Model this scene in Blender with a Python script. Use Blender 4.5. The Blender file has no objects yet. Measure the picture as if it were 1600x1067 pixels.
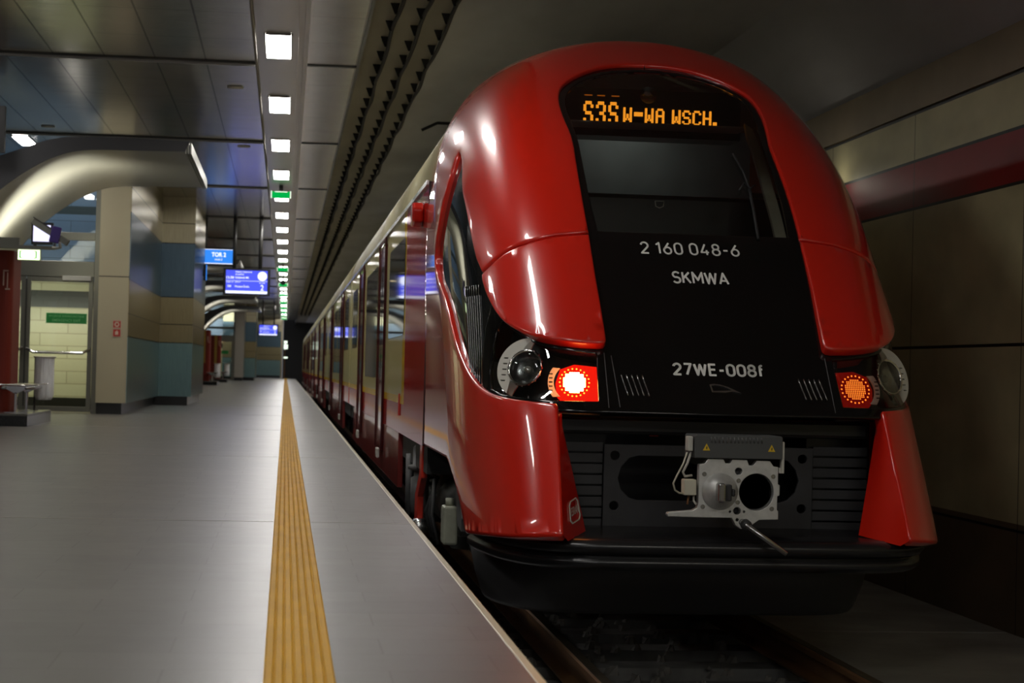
import bpy, bmesh, math, random
import numpy as np
from mathutils import Vector, Matrix
from mathutils.geometry import delaunay_2d_cdt

random.seed(4)
S = bpy.context.scene
COL = S.collection
PI = math.pi

# ------------------------------------------------------------------ camera
CAM_H = 0.84
RIGHT = Vector((0.992531, -0.119301, 0.025488))
UP = Vector((-0.027246, -0.013125, 0.999543))
FWD = Vector((0.118912, 0.992771, 0.016277))
cam_data = bpy.data.cameras.new('camera')
cam_data.sensor_width = 36.0
cam_data.lens = 2950 / 1600 * 36.0
cam_data.clip_end = 400
cam_data.dof.use_dof = True
cam_data.dof.focus_distance = 11.0
cam_data.dof.aperture_fstop = 5.0
cam = bpy.data.objects.new('camera', cam_data)
COL.objects.link(cam)
m3 = Matrix((RIGHT, UP, -FWD)).transposed()
cam.matrix_world = Matrix.Translation((0, 0, CAM_H)) @ m3.to_4x4()
S.camera = cam

# ------------------------------------------------------------------ world and exposure
W = bpy.data.worlds.new('world')
S.world = W
W.use_nodes = True
W.node_tree.nodes['Background'].inputs[0].default_value = (0.10, 0.10, 0.11, 1)
W.node_tree.nodes['Background'].inputs[1].default_value = 1.6
S.view_settings.view_transform = 'Standard'
S.view_settings.look = 'None'
S.view_settings.gamma = 1.0
S.view_settings.use_curve_mapping = False
S.view_settings.exposure = 0.0

PANEL_EMIT = 40.0


def add_light(name, kind, loc, energy, color=(1, 1, 1), size=1.0, size_y=None, aim=None, spread=None):
    ld = bpy.data.lights.new(name, kind)
    ld.energy = energy
    ld.color = color
    if kind == 'AREA':
        ld.size = size
        if size_y:
            ld.shape = 'RECTANGLE'
            ld.size_y = size_y
        if spread:
            ld.spread = spread
    else:
        ld.shadow_soft_size = size
    o = bpy.data.objects.new(name, ld)
    COL.objects.link(o)
    o.location = loc
    if aim is not None:
        d = Vector(aim) - Vector(loc)
        o.rotation_euler = d.to_track_quat('-Z', 'Y').to_euler()
    return o


# unseen lamps of the stair halls behind the doors, and lights added for tunnel, train and cab
add_light('stair_hall_light', 'AREA', (-4.2, 32.6, 4.1), 15, (0.66, 0.84, 1.0), 2.4, 1.4, aim=(-4.2, 33.7, 3.0))
add_light('stair_hall_low_fill', 'AREA', (-4.2, 32.2, 1.6), 19, (1.0, 0.96, 0.78), 2.4, 0.5, aim=(-4.0, 33.9, 1.0), spread=2.4)  # unseen light added to brighten the lower tiled wall
add_light('far_stair_hall_light', 'AREA', (-3.6, 105.5, 3.6), 70, (0.95, 0.95, 0.85), 2.4, 1.4, aim=(-3.6, 107, 1.2))
add_light('track_fill_light', 'AREA', (3.3, 1.0, 4.15), 62, (1.0, 0.96, 0.86), 2.2, 0.8, aim=(2.9, 10.0, 0.4))  # fill light added over the track to brighten the train front
add_light('wall_glow_light', 'POINT', (4.95, 17.35, 2.70), 1.2, (1.0, 0.93, 0.75), 0.08)  # unseen light added to make the bright spot on the wall
add_light('cab_fill_light', 'AREA', (2.46, 13.6, 2.84), 3, (0.9, 1.0, 0.92), 0.5, 0.25, aim=(2.46, 13.6, 1.0))  # unseen light added to lift the dark cab interior


# ------------------------------------------------------------------ materials
def srgb(r, g, b):
    f = lambda c: ((c / 255 + 0.055) / 1.055) ** 2.4 if c / 255 > 0.04045 else c / 255 / 12.92
    return (f(r), f(g), f(b), 1)


MATS = {}


def mat(name, color, rough=0.5, metal=0.0, coat=0.0, spec=0.5, noise=None, bump=None, emit=None, estr=0.0, aniso=None):
    m = bpy.data.materials.new(name)
    m.use_nodes = True
    nt = m.node_tree
    b = nt.nodes['Principled BSDF']
    b.inputs['Base Color'].default_value = color
    b.inputs['Roughness'].default_value = rough
    b.inputs['Metallic'].default_value = metal
    b.inputs['Coat Weight'].default_value = coat
    b.inputs['Coat Roughness'].default_value = 0.04
    b.inputs['Specular IOR Level'].default_value = spec
    if emit:
        b.inputs['Emission Color'].default_value = emit
        b.inputs['Emission Strength'].default_value = estr
    if noise or bump:
        tc = nt.nodes.new('ShaderNodeTexCoord')
    if noise:                       # (scale, amount, stretch)
        sc, amt, st = noise
        mp = nt.nodes.new('ShaderNodeMapping')
        mp.inputs['Scale'].default_value = st
        nz = nt.nodes.new('ShaderNodeTexNoise')
        nz.inputs['Scale'].default_value = sc
        nz.inputs['Detail'].default_value = 5
        mx = nt.nodes.new('ShaderNodeMix')
        mx.data_type = 'RGBA'
        mx.blend_type = 'MULTIPLY'
        mx.inputs['Factor'].default_value = 1.0
        mx.inputs['A'].default_value = color
        rp = nt.nodes.new('ShaderNodeMapRange')
        rp.inputs['From Min'].default_value = 0.3
        rp.inputs['From Max'].default_value = 0.7
        rp.inputs['To Min'].default_value = 1 - amt
        rp.inputs['To Max'].default_value = 1 + amt
        nt.links.new(tc.outputs['Object'], mp.inputs[0])
        nt.links.new(mp.outputs[0], nz.inputs['Vector'])
        nt.links.new(nz.outputs['Fac'], rp.inputs['Value'])
        nt.links.new(rp.outputs[0], mx.inputs['B'])
        nt.links.new(mx.outputs['Result'], b.inputs['Base Color'])
    if bump:                        # (scale, strength, stretch)
        sc, amt, st = bump
        mp = nt.nodes.new('ShaderNodeMapping')
        mp.inputs['Scale'].default_value = st
        nz = nt.nodes.new('ShaderNodeTexNoise')
        nz.inputs['Scale'].default_value = sc
        nz.inputs['Detail'].default_value = 3
        bp = nt.nodes.new('ShaderNodeBump')
        bp.inputs['Strength'].default_value = amt
        bp.inputs['Distance'].default_value = 0.01
        nt.links.new(tc.outputs['Object'], mp.inputs[0])
        nt.links.new(mp.outputs[0], nz.inputs['Vector'])
        nt.links.new(nz.outputs['Fac'], bp.inputs['Height'])
        nt.links.new(bp.outputs[0], b.inputs['Normal'])
    MATS[name] = m
    return m


def emit_mat(name, color, strength):
    m = bpy.data.materials.new(name)
    m.use_nodes = True
    nt = m.node_tree
    nt.nodes.clear()
    e = nt.nodes.new('ShaderNodeEmission')
    e.inputs[0].default_value = color
    e.inputs[1].default_value = strength
    o = nt.nodes.new('ShaderNodeOutputMaterial')
    nt.links.new(e.outputs[0], o.inputs[0])
    MATS[name] = m
    return m


def glass_mat(name, tint, refl=1.0, rough=0.02):
    m = bpy.data.materials.new(name)
    m.use_nodes = True
    nt = m.node_tree
    nt.nodes.clear()
    t = nt.nodes.new('ShaderNodeBsdfTransparent')
    t.inputs[0].default_value = tint
    g = nt.nodes.new('ShaderNodeBsdfGlossy')
    g.inputs['Roughness'].default_value = rough
    g.inputs['Color'].default_value = (refl, refl, refl, 1)
    f = nt.nodes.new('ShaderNodeFresnel')
    f.inputs[0].default_value = 1.5
    x = nt.nodes.new('ShaderNodeMixShader')
    o = nt.nodes.new('ShaderNodeOutputMaterial')
    nt.links.new(f.outputs[0], x.inputs[0])
    nt.links.new(t.outputs[0], x.inputs[1])
    nt.links.new(g.outputs[0], x.inputs[2])
    nt.links.new(x.outputs[0], o.inputs[0])
    MATS[name] = m
    return m


def banded(name, axis, stops, default, rough=0.5, metal=0.0, lines=(), line_col=(0.01, 0.01, 0.01, 1), grid=None, coat=0.0,
           noise=None, spec=0.5):
    """Principled material whose colour steps along one object axis. stops: [(from, to, colour)].
    lines: [(axis, position, half width)]; grid: [(axis, period, offset, half width)]"""
    m = bpy.data.materials.new(name)
    m.use_nodes = True
    nt = m.node_tree
    b = nt.nodes['Principled BSDF']
    b.inputs['Roughness'].default_value = rough
    b.inputs['Metallic'].default_value = metal
    b.inputs['Coat Weight'].default_value = coat
    b.inputs['Specular IOR Level'].default_value = spec
    tc = nt.nodes.new('ShaderNodeTexCoord')
    sp = nt.nodes.new('ShaderNodeSeparateXYZ')
    nt.links.new(tc.outputs['Object'], sp.inputs[0])

    def math_(op, a, bb, c=None):
        n = nt.nodes.new('ShaderNodeMath')
        n.operation = op
        for i, v in enumerate((a, bb, c)):
            if v is None:
                continue
            if isinstance(v, (int, float)):
                n.inputs[i].default_value = v
            else:
                nt.links.new(v, n.inputs[i])
        return n.outputs[0]

    col = None
    cur = default

    def mixin(fac, color):
        nonlocal cur
        mx = nt.nodes.new('ShaderNodeMix')
        mx.data_type = 'RGBA'
        nt.links.new(fac, mx.inputs['Factor'])
        if isinstance(cur, tuple):
            mx.inputs['A'].default_value = cur
        else:
            nt.links.new(cur, mx.inputs['A'])
        mx.inputs['B'].default_value = color
        cur = mx.outputs['Result']

    for lo, hi, c in stops:
        v = sp.outputs[axis]
        fac = math_('MULTIPLY', math_('GREATER_THAN', v, lo), math_('LESS_THAN', v, hi))
        mixin(fac, c)
    if noise:
        sc, amt, st = noise
        mp = nt.nodes.new('ShaderNodeMapping')
        mp.inputs['Scale'].default_value = st
        nz = nt.nodes.new('ShaderNodeTexNoise')
        nz.inputs['Scale'].default_value = sc
        nz.inputs['Detail'].default_value = 5
        rp = nt.nodes.new('ShaderNodeMapRange')
        rp.inputs['From Min'].default_value = 0.3
        rp.inputs['From Max'].default_value = 0.7
        rp.inputs['To Min'].default_value = 1 - amt
        rp.inputs['To Max'].default_value = 1 + amt
        mx = nt.nodes.new('ShaderNodeMix')
        mx.data_type = 'RGBA'
        mx.blend_type = 'MULTIPLY'
        mx.inputs['Factor'].default_value = 1.0
        if isinstance(cur, tuple):
            mx.inputs['A'].default_value = cur
        else:
            nt.links.new(cur, mx.inputs['A'])
        nt.links.new(tc.outputs['Object'], mp.inputs[0])
        nt.links.new(mp.outputs[0], nz.inputs['Vector'])
        nt.links.new(nz.outputs['Fac'], rp.inputs['Value'])
        nt.links.new(rp.outputs[0], mx.inputs['B'])
        cur = mx.outputs['Result']
    for ax, pos, hw in lines:
        d = math_('ABSOLUTE', math_('SUBTRACT', sp.outputs[ax], pos), 0)
        mixin(math_('LESS_THAN', d, hw), line_col)
    for g in (grid or ()):
        ax, per, off, hw = g[:4]
        c = g[4] if len(g) > 4 else line_col
        fr = math_('SUBTRACT', sp.outputs[ax], off)
        fr = math_('PINGPONG', fr, per / 2)
        mixin(math_('LESS_THAN', fr, hw), c)
    if isinstance(cur, tuple):
        b.inputs['Base Color'].default_value = cur
    else:
        nt.links.new(cur, b.inputs['Base Color'])
    MATS[name] = m
    return m


RED = mat('red_paint', srgb(205, 30, 12), 0.28, coat=1.0)
RED_DULL = mat('dull_red_paint', srgb(205, 52, 34), 0.4, coat=0.3, noise=(6, 0.15, (1, 1, 1)))
BLACK = mat('black_gloss', (0.004, 0.004, 0.004, 1), 0.12, coat=0.25, spec=0.35)
BLACK_SAT = mat('black_satin', (0.008, 0.008, 0.008, 1), 0.3)
PLOUGHM = mat('plough_black', (0.055, 0.055, 0.058, 1), 0.45)
LIPM = mat('plough_lip_black', (0.012, 0.012, 0.013, 1), 0.26)
DARK = mat('dark_grey', (0.03, 0.03, 0.032, 1), 0.55, noise=(5, 0.25, (1, 1, 1)))
MID = mat('mid_grey', (0.10, 0.10, 0.10, 1), 0.5, noise=(5, 0.15, (1, 1, 1)))
RUBBER = mat('black_rubber', (0.012, 0.012, 0.012, 1), 0.7)
ALU = mat('cast_aluminium', (0.62, 0.62, 0.60, 1), 0.42, 0.6, noise=(30, 0.08, (1, 1, 1)))
STEEL = mat('steel', (0.45, 0.45, 0.44, 1), 0.25, 1.0)
CHROME = mat('stainless', (0.75, 0.74, 0.72, 1), 0.12, 1.0)
WHITE = mat('white_lettering', (0.72, 0.72, 0.68, 1), 0.5)
BEIGE = mat('beige_plastic', (0.55, 0.53, 0.42, 1), 0.5)
PALEGREY = mat('pale_grey_plastic', (0.55, 0.54, 0.48, 1), 0.45)
YELLOWSIGN = mat('yellow_sign', (0.75, 0.5, 0.02, 1), 0.5)
CREAM = mat('cream_paint', srgb(176, 168, 122), 0.2, coat=0.8)
ROOFM = mat('roof_cream', srgb(172, 165, 130), 0.4, coat=0.2, noise=(3, 0.06, (1, 1, 1)))
GLASSDARK = mat('tinted_glass', (0.010, 0.011, 0.012, 1), 0.03, coat=0.0, spec=0.8)
WINGLASS = glass_mat('windscreen_glass', (0.62, 0.64, 0.62, 1), 0.8)
LAMPGLASS = glass_mat('lamp_glass', (0.85, 0.87, 0.87, 1))
CLEAR = glass_mat('door_glass', (0.86, 0.9, 0.9, 1), 1.0)
LED_RED = emit_mat('tail_lens', (1.0, 0.012, 0.004, 1), 1.1)
LED_DIM = emit_mat('tail_lens_far', (1.0, 0.012, 0.004, 1), 0.12)  # same lens with weaker glow, standing for its oblique view
LED_HOT = emit_mat('tail_led_core', (1.0, 0.30, 0.06, 1), 60.0)
LED_DOTDIM = emit_mat('tail_led_dot_far', (1.0, 0.20, 0.02, 1), 1.9)  # same LEDs with weaker glow, standing for their oblique view
LED_DOT = emit_mat('tail_led_dot', (1.0, 0.22, 0.02, 1), 4.5)
LED_ORANGE = emit_mat('matrix_led', (1.0, 0.33, 0.02, 1), 1.5)
LIGHT_WHITE = emit_mat('luminaire', (1.0, 0.97, 0.93, 1), PANEL_EMIT)
GREEN = emit_mat('exit_green', (0.0, 0.50, 0.08, 1), 0.85)
GREENWHITE = emit_mat('exit_white', (0.85, 1.0, 0.82, 1), 1.6)
EXITLIT = emit_mat('exit_lit', (0.80, 1.0, 0.55, 1), 2.6)
SCREEN_BLUE = emit_mat('screen_blue', (0.075, 0.10, 0.85, 1), 1.25)
SCREEN_CYAN = emit_mat('screen_light_blue', (0.04, 0.28, 1.0, 1), 1.0)
SCREEN_WHITE = emit_mat('screen_white', (0.80, 0.84, 1.0, 1), 1.5)
SCREEN_PALE = emit_mat('screen_pale', (0.72, 0.70, 1.0, 1), 1.5)
WARM_SPOT = emit_mat('warm_spot', (1.0, 0.8, 0.45, 1), 2.0)
METALCEIL = mat('brushed_ceiling', (0.17, 0.165, 0.155, 1), 0.24, 0.85, bump=(2.2, 0.25, (1.0, 3.0, 1.0)))
STRIPM = mat('strip_metal', (0.34, 0.32, 0.29, 1), 0.30, 0.75, bump=(1.2, 0.25, (2.0, 1.0, 1.0)))
STRIPEDGE = mat('strip_edge', (0.36, 0.35, 0.33, 1), 0.4, 0.8)
ARCHM = mat('arch_metal', (0.42, 0.41, 0.36, 1), 0.34, 0.8)
ARCHFACE = mat('arch_face', (0.07, 0.07, 0.075, 1), 0.4, 0.5)
FRAME = mat('window_frame_metal', (0.20, 0.20, 0.17, 1), 0.35, 0.6)
FRAMEDK = mat('dark_frame', (0.035, 0.034, 0.03, 1), 0.4)
GREENSIGN = mat('green_sign', (0.015, 0.27, 0.05, 1), 0.45)
GREENTXT = mat('green_sign_letters', (0.20, 0.55, 0.22, 1), 0.45)
FIRERED = mat('fire_sign_red', (0.42, 0.03, 0.02, 1), 0.45)
PALESIGN = mat('fire_sign_pale', (0.55, 0.40, 0.32, 1), 0.45)
KIOSK = mat('kiosk_red', srgb(112, 36, 24), 0.55, spec=0.25)
KIOSKYEL = mat('kiosk_yellow', srgb(150, 120, 30), 0.35)
PURPLE = mat('purple_plastic', srgb(60, 38, 120), 0.4)
GRANITE = mat('black_granite', (0.012, 0.012, 0.012, 1), 0.15, noise=(40, 0.4, (1, 1, 1)))
GRANITETOP = mat('granite_top', (0.10, 0.095, 0.085, 1), 0.2, noise=(40, 0.2, (1, 1, 1)))
YSTRIP = mat('tactile_yellow', srgb(200, 150, 30), 0.6, spec=0.25, noise=(2.5, 0.10, (6, 1, 1)), bump=(160, 0.15, (1, 1, 1)))
EDGEM = mat('edge_profile', srgb(190, 180, 150), 0.35)
CONCRETE = mat('dark_concrete', (0.20, 0.20, 0.20, 1), 0.85, noise=(1.5, 0.2, (1, 0.3, 1)))
CONCLIGHT = mat('light_concrete', (0.30, 0.275, 0.225, 1), 0.8, noise=(1.5, 0.12, (1, 0.3, 1)))
SLAB = mat('track_slab', (0.26, 0.25, 0.22, 1), 0.8, noise=(1.2, 0.35, (1, 1, 1)), bump=(30, 0.2, (1, 1, 1)))
RUST = mat('rail_steel', (0.24, 0.12, 0.05, 1), 0.45, 0.5, noise=(8, 0.3, (1, 0.2, 1)))
RAILTOP = mat('rail_head', (0.40, 0.33, 0.24, 1), 0.22, 0.9)
STONE = mat('ballast_stone', (0.12, 0.115, 0.105, 1), 0.85, noise=(12, 0.4, (1, 1, 1)))
BAG = mat('plastic_bag', (0.82, 0.84, 0.86, 1), 0.25, noise=(8, 0.25, (8, 8, 0.3)))
GREYBOX = mat('bogie_grey', (0.055, 0.058, 0.05, 1), 0.5, noise=(9, 0.3, (1, 1, 1)))
PALEBOX = mat('bogie_pale', (0.30, 0.31, 0.24, 1), 0.5, noise=(9, 0.2, (1, 1, 1)))


def floor_material():
    m = bpy.data.materials.new('platform_tiles')
    m.use_nodes = True
    nt = m.node_tree
    b = nt.nodes['Principled BSDF']
    tc = nt.nodes.new('ShaderNodeTexCoord')
    br = nt.nodes.new('ShaderNodeTexBrick')
    br.inputs['Scale'].default_value = 1.0
    br.inputs['Brick Width'].default_value = 0.62
    br.inputs['Row Height'].default_value = 0.31
    br.inputs['Mortar Size'].default_value = 0.0035
    br.inputs['Mortar Smooth'].default_value = 0.2
    br.inputs['Color1'].default_value = srgb(102, 99, 94)
    br.inputs['Color2'].default_value = srgb(94, 91, 87)
    br.inputs['Mortar'].default_value = srgb(84, 80, 74)
    nz = nt.nodes.new('ShaderNodeTexNoise')
    nz.inputs['Scale'].default_value = 7
    nz.inputs['Detail'].default_value = 8
    rp = nt.nodes.new('ShaderNodeMapRange')
    rp.inputs['To Min'].default_value = 0.86
    rp.inputs['To Max'].default_value = 1.14
    mx = nt.nodes.new('ShaderNodeMix')
    mx.data_type = 'RGBA'
    mx.blend_type = 'MULTIPLY'
    mx.inputs['Factor'].default_value = 1
    nt.links.new(tc.outputs['Object'], br.inputs['Vector'])
    nt.links.new(tc.outputs['Object'], nz.inputs['Vector'])
    nt.links.new(nz.outputs['Fac'], rp.inputs['Value'])
    nt.links.new(br.outputs['Color'], mx.inputs['A'])
    nt.links.new(rp.outputs[0], mx.inputs['B'])
    nt.links.new(mx.outputs['Result'], b.inputs['Base Color'])
    r2 = nt.nodes.new('ShaderNodeMapRange')
    r2.inputs['To Min'].default_value = 0.30
    r2.inputs['To Max'].default_value = 0.38
    nt.links.new(nz.outputs['Fac'], r2.inputs['Value'])
    nt.links.new(r2.outputs[0], b.inputs['Roughness'])
    b.inputs['Specular IOR Level'].default_value = 0.45
    bp = nt.nodes.new('ShaderNodeBump')
    bp.inputs['Strength'].default_value = 0.12
    bp.inputs['Distance'].default_value = 0.001
    n2 = nt.nodes.new('ShaderNodeTexNoise')
    n2.inputs['Scale'].default_value = 60
    mp = nt.nodes.new('ShaderNodeMapping')
    mp.inputs['Scale'].default_value = (0.15, 1, 1)
    nt.links.new(tc.outputs['Object'], mp.inputs[0])
    nt.links.new(mp.outputs[0], n2.inputs['Vector'])
    nt.links.new(n2.outputs['Fac'], bp.inputs['Height'])
    nt.links.new(bp.outputs[0], b.inputs['Normal'])
    return m


FLOORM = floor_material()
BAY_Y, BAY = 21.1, 7.37
LINE = (0.006, 0.006, 0.006, 1)


# ------------------------------------------------------------------ mesh helpers
class MB:
    """Collects shapes and links them as one mesh object."""

    def __init__(self):
        self.v = []
        self.f = []

    def add(self, vs, fs):
        n = len(self.v)
        self.v += [tuple(p) for p in vs]
        self.f += [tuple(i + n for i in q) for q in fs]
        return self

    def box(self, x0, x1, y0, y1, z0, z1, M=None):
        vs = [Vector((x, y, z)) for x in (x0, x1) for y in (y0, y1) for z in (z0, z1)]
        if M is not None:
            vs = [M @ p for p in vs]
        return self.add(vs, [(0, 1, 3, 2), (4, 6, 7, 5), (0, 4, 5, 1), (2, 3, 7, 6), (0, 2, 6, 4), (1, 5, 7, 3)])

    def tube(self, path, r, n=10, cap=True):
        path = [Vector(p) for p in path]
        rs = r if isinstance(r, (list, tuple)) else [r] * len(path)
        vs, fs = [], []
        prev = None
        for i, p in enumerate(path):
            a = path[max(i - 1, 0)]
            b = path[min(i + 1, len(path) - 1)]
            d = (b - a).normalized()
            if prev is None:
                u = d.orthogonal().normalized()
            else:
                u = (prev - d * prev.dot(d))
                u = u.normalized() if u.length > 1e-6 else d.orthogonal().normalized()
            prev = u
            w = d.cross(u)
            for k in range(n):
                t = 2 * PI * k / n
                vs.append(p + (u * math.cos(t) + w * math.sin(t)) * rs[i])
        for i in range(len(path) - 1):
            for k in range(n):
                fs.append((i * n + k, i * n + (k + 1) % n, (i + 1) * n + (k + 1) % n, (i + 1) * n + k))
        if cap:
            fs.append(tuple(range(n - 1, -1, -1)))
            fs.append(tuple((len(path) - 1) * n + k for k in range(n)))
        return self.add(vs, fs)

    def lathe(self, prof, origin, axis, n=32):
        """prof: [(distance along axis, radius)]"""
        axis = Vector(axis).normalized()
        u = axis.orthogonal().normalized()
        w = axis.cross(u)
        o = Vector(origin)
        vs, fs = [], []
        for a, r in prof:
            for k in range(n):
                t = 2 * PI * k / n
                vs.append(o + axis * a + (u * math.cos(t) + w * math.sin(t)) * max(r, 1e-5))
        for i in range(len(prof) - 1):
            for k in range(n):
                fs.append((i * n + k, i * n + (k + 1) % n, (i + 1) * n + (k + 1) % n, (i + 1) * n + k))
        fs.append(tuple(range(n - 1, -1, -1)))
        fs.append(tuple((len(prof) - 1) * n + k for k in range(n)))
        return self.add(vs, fs)

    def prism(self, poly, fn, holes=()):
        """poly: 2D outline; fn(x, y, k) -> 3D point for k = 0 (front), 1 (back)."""
        pts, edges, loops = [], [], []
        for lp in [poly] + list(holes):
            s = len(pts)
            pts += [Vector(q[:2]) for q in lp]
            n = len(lp)
            edges += [(s + i, s + (i + 1) % n) for i in range(n)]
            loops.append((s, n))
        co, _, fa, _, _, _ = delaunay_2d_cdt(pts, edges, [], 0, 1e-7)
        def inside(c, lp):
            r = False
            j = len(lp) - 1
            for i in range(len(lp)):
                if (lp[i][1] > c[1]) != (lp[j][1] > c[1]) and c[0] < (lp[j][0] - lp[i][0]) * (c[1] - lp[i][1]) / (lp[j][1] - lp[i][1]) + lp[i][0]:
                    r = not r
                j = i
            return r
        keep = []
        for t in fa:
            c = sum((co[i] for i in t), Vector((0, 0))) / len(t)
            if inside(c, poly) and not any(inside(c, h) for h in holes):
                keep.append(t)
        n = len(co)
        vs = [fn(p.x, p.y, 0) for p in co] + [fn(p.x, p.y, 1) for p in co]
        fs = [tuple(t) for t in keep] + [tuple(i + n for i in reversed(t)) for t in keep]
        for s, k in loops:
            for i in range(k):
                a, b = s + i, s + (i + 1) % k
                fs.append((a, a + n, b + n, b))
        return self.add(vs, fs)

    def build(self, name, material, parent=None, smooth=False, bevel=0.0, angle=0.6):
        me = bpy.data.meshes.new(name)
        org = Vector((0, 0, 0))
        p = parent
        while p is not None:
            org += Vector(p.location)
            p = p.parent
        me.from_pydata([tuple(Vector(v) - org) for v in self.v], [], self.f)
        bm = bmesh.new()
        bm.from_mesh(me)
        bmesh.ops.recalc_face_normals(bm, faces=bm.faces)
        bm.to_mesh(me)
        bm.free()
        return link_mesh(name, me, material, parent, smooth, bevel, angle)


def link_mesh(name, me, material, parent=None, smooth=False, bevel=0.0, angle=0.6):
    if isinstance(material, (list, tuple)):
        for mm in material:
            me.materials.append(mm)
    else:
        me.materials.append(material)
    o = bpy.data.objects.new(name, me)
    COL.objects.link(o)
    if parent is not None:
        o.parent = parent
    if smooth:
        me.polygons.foreach_set('use_smooth', [True] * len(me.polygons))
    if bevel:
        md = o.modifiers.new('bevel', 'BEVEL')
        md.width = bevel
        md.segments = 2
        md.limit_method = 'ANGLE'
        md.angle_limit = angle
        md.harden_normals = smooth
    return o


def empty(name, loc, label=None, cat=None, group=None):
    o = bpy.data.objects.new(name, None)
    o.empty_display_size = 0.1
    COL.objects.link(o)
    o.location = loc
    if label:
        tag(o, label, cat, group)
    return o


def tag(o, label, cat, group=None):
    o['label'] = label
    o['category'] = cat
    if group:
        o['group'] = group
    return o


def struct(o):
    o['kind'] = 'structure'
    return o


def copy_tree(o, loc, label=None, group=None):
    c = o.copy()
    COL.objects.link(c)
    c.location = loc
    if label:
        c['label'] = label
    if group:
        c['group'] = group
    for ch in list(o.children):
        d = ch.copy()
        COL.objects.link(d)
        d.parent = c
        for g in list(ch.children):
            e = g.copy()
            COL.objects.link(e)
            e.parent = d
    return c


def text_mesh(txt, bold=0.0, extrude=0.0, spacing=1.0):
    cu = bpy.data.curves.new('lettering', 'FONT')
    cu.body = txt
    cu.size = 1.0
    cu.offset = bold
    cu.extrude = extrude
    cu.space_character = spacing
    cu.resolution_u = 4
    o = bpy.data.objects.new('lettering', cu)
    COL.objects.link(o)
    bpy.context.view_layer.update()
    me = bpy.data.meshes.new_from_object(o)
    bpy.data.objects.remove(o)
    return me


def place_text(name, txt, fn, x0, x1, y0, y1, material, parent, bold=0.0, spacing=1.0):
    """Stretches the lettering into the box x0..x1, y0..y1 and maps each vertex with fn(x, y)."""
    me = text_mesh(txt, bold, 0.0, spacing)
    xs = [v.co.x for v in me.vertices]
    ys = [v.co.y for v in me.vertices]
    ax, bx, ay, by = min(xs), max(xs), min(ys), max(ys)
    org = Vector((0, 0, 0))
    p = parent
    while p is not None:
        org += Vector(p.location)
        p = p.parent
    for v in me.vertices:
        x = x0 + (v.co.x - ax) / (bx - ax) * (x1 - x0)
        y = y0 + (v.co.y - ay) / (by - ay) * (y1 - y0)
        v.co = Vector(fn(x, y)) - org
    me.name = name
    me.materials.clear()
    return link_mesh(name, me, material, parent)


def arc_pts(cx, cy, rx, ry, a0, a1, n=10):
    return [(cx + rx * math.cos(math.radians(a0 + (a1 - a0) * i / n)), cy + ry * math.sin(math.radians(a0 + (a1 - a0) * i / n))) for i in range(n + 1)]


GLYPH = {
    '0': (0.56, [arc_pts(0.28, 0.72, 0.28, 0.28, 0, 180) + arc_pts(0.28, 0.28, 0.28, 0.28, 180, 360) + [(0.56, 0.72)]]),
    '1': (0.28, [[(0.0, 0.80), (0.24, 1.0), (0.24, 0.0)]]),
    '2': (0.56, [arc_pts(0.28, 0.72, 0.27, 0.28, 170, -30) + [(0.0, 0.0), (0.56, 0.0)]]),
    '4': (0.60, [[(0.36, 1.0), (0.0, 0.24), (0.60, 0.24)], [(0.43, 0.45), (0.43, 0.0)]]),
    '6': (0.56, [[(0.42, 1.0), (0.06, 0.46)], arc_pts(0.28, 0.30, 0.28, 0.30, 0, 360, 20)]),
    '7': (0.54, [[(0.0, 1.0), (0.54, 1.0), (0.18, 0.0)]]),
    '8': (0.56, [arc_pts(0.28, 0.76, 0.24, 0.24, 0, 360, 20), arc_pts(0.28, 0.27, 0.28, 0.27, 0, 360, 20)]),
    '-': (0.34, [[(0.0, 0.45), (0.34, 0.45)]]),
    'S': (0.56, [arc_pts(0.28, 0.75, 0.26, 0.25, 25, 250) + arc_pts(0.28, 0.26, 0.28, 0.26, 80, -155)]),
    'K': (0.58, [[(0.0, 0.0), (0.0, 1.0)], [(0.54, 1.0), (0.0, 0.40)], [(0.20, 0.62), (0.58, 0.0)]]),
    'M': (0.74, [[(0.0, 0.0), (0.0, 1.0), (0.37, 0.30), (0.74, 1.0), (0.74, 0.0)]]),
    'W': (0.90, [[(0.0, 1.0), (0.22, 0.0), (0.45, 0.95), (0.68, 0.0), (0.90, 1.0)]]),
    'A': (0.66, [[(0.0, 0.0), (0.33, 1.0), (0.66, 0.0)], [(0.12, 0.30), (0.54, 0.30)]]),
    'E': (0.50, [[(0.50, 1.0), (0.0, 1.0), (0.0, 0.0), (0.50, 0.0)], [(0.0, 0.52), (0.45, 0.52)]]),
    'f': (0.30, [[(0.10, 0.0), (0.10, 0.80)] + arc_pts(0.27, 0.82, 0.17, 0.18, 180, 90), [(0.0, 0.66), (0.30, 0.66)]]),
    'R': (0.54, [[(0.0, 0.0), (0.0, 1.0), (0.28, 1.0)] + arc_pts(0.28, 0.74, 0.26, 0.26, 90, -90) + [(0.0, 0.48)], [(0.25, 0.48), (0.54, 0.0)]]),
    'N': (0.60, [[(0.0, 0.0), (0.0, 1.0), (0.60, 0.0), (0.60, 1.0)]]),
}


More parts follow.
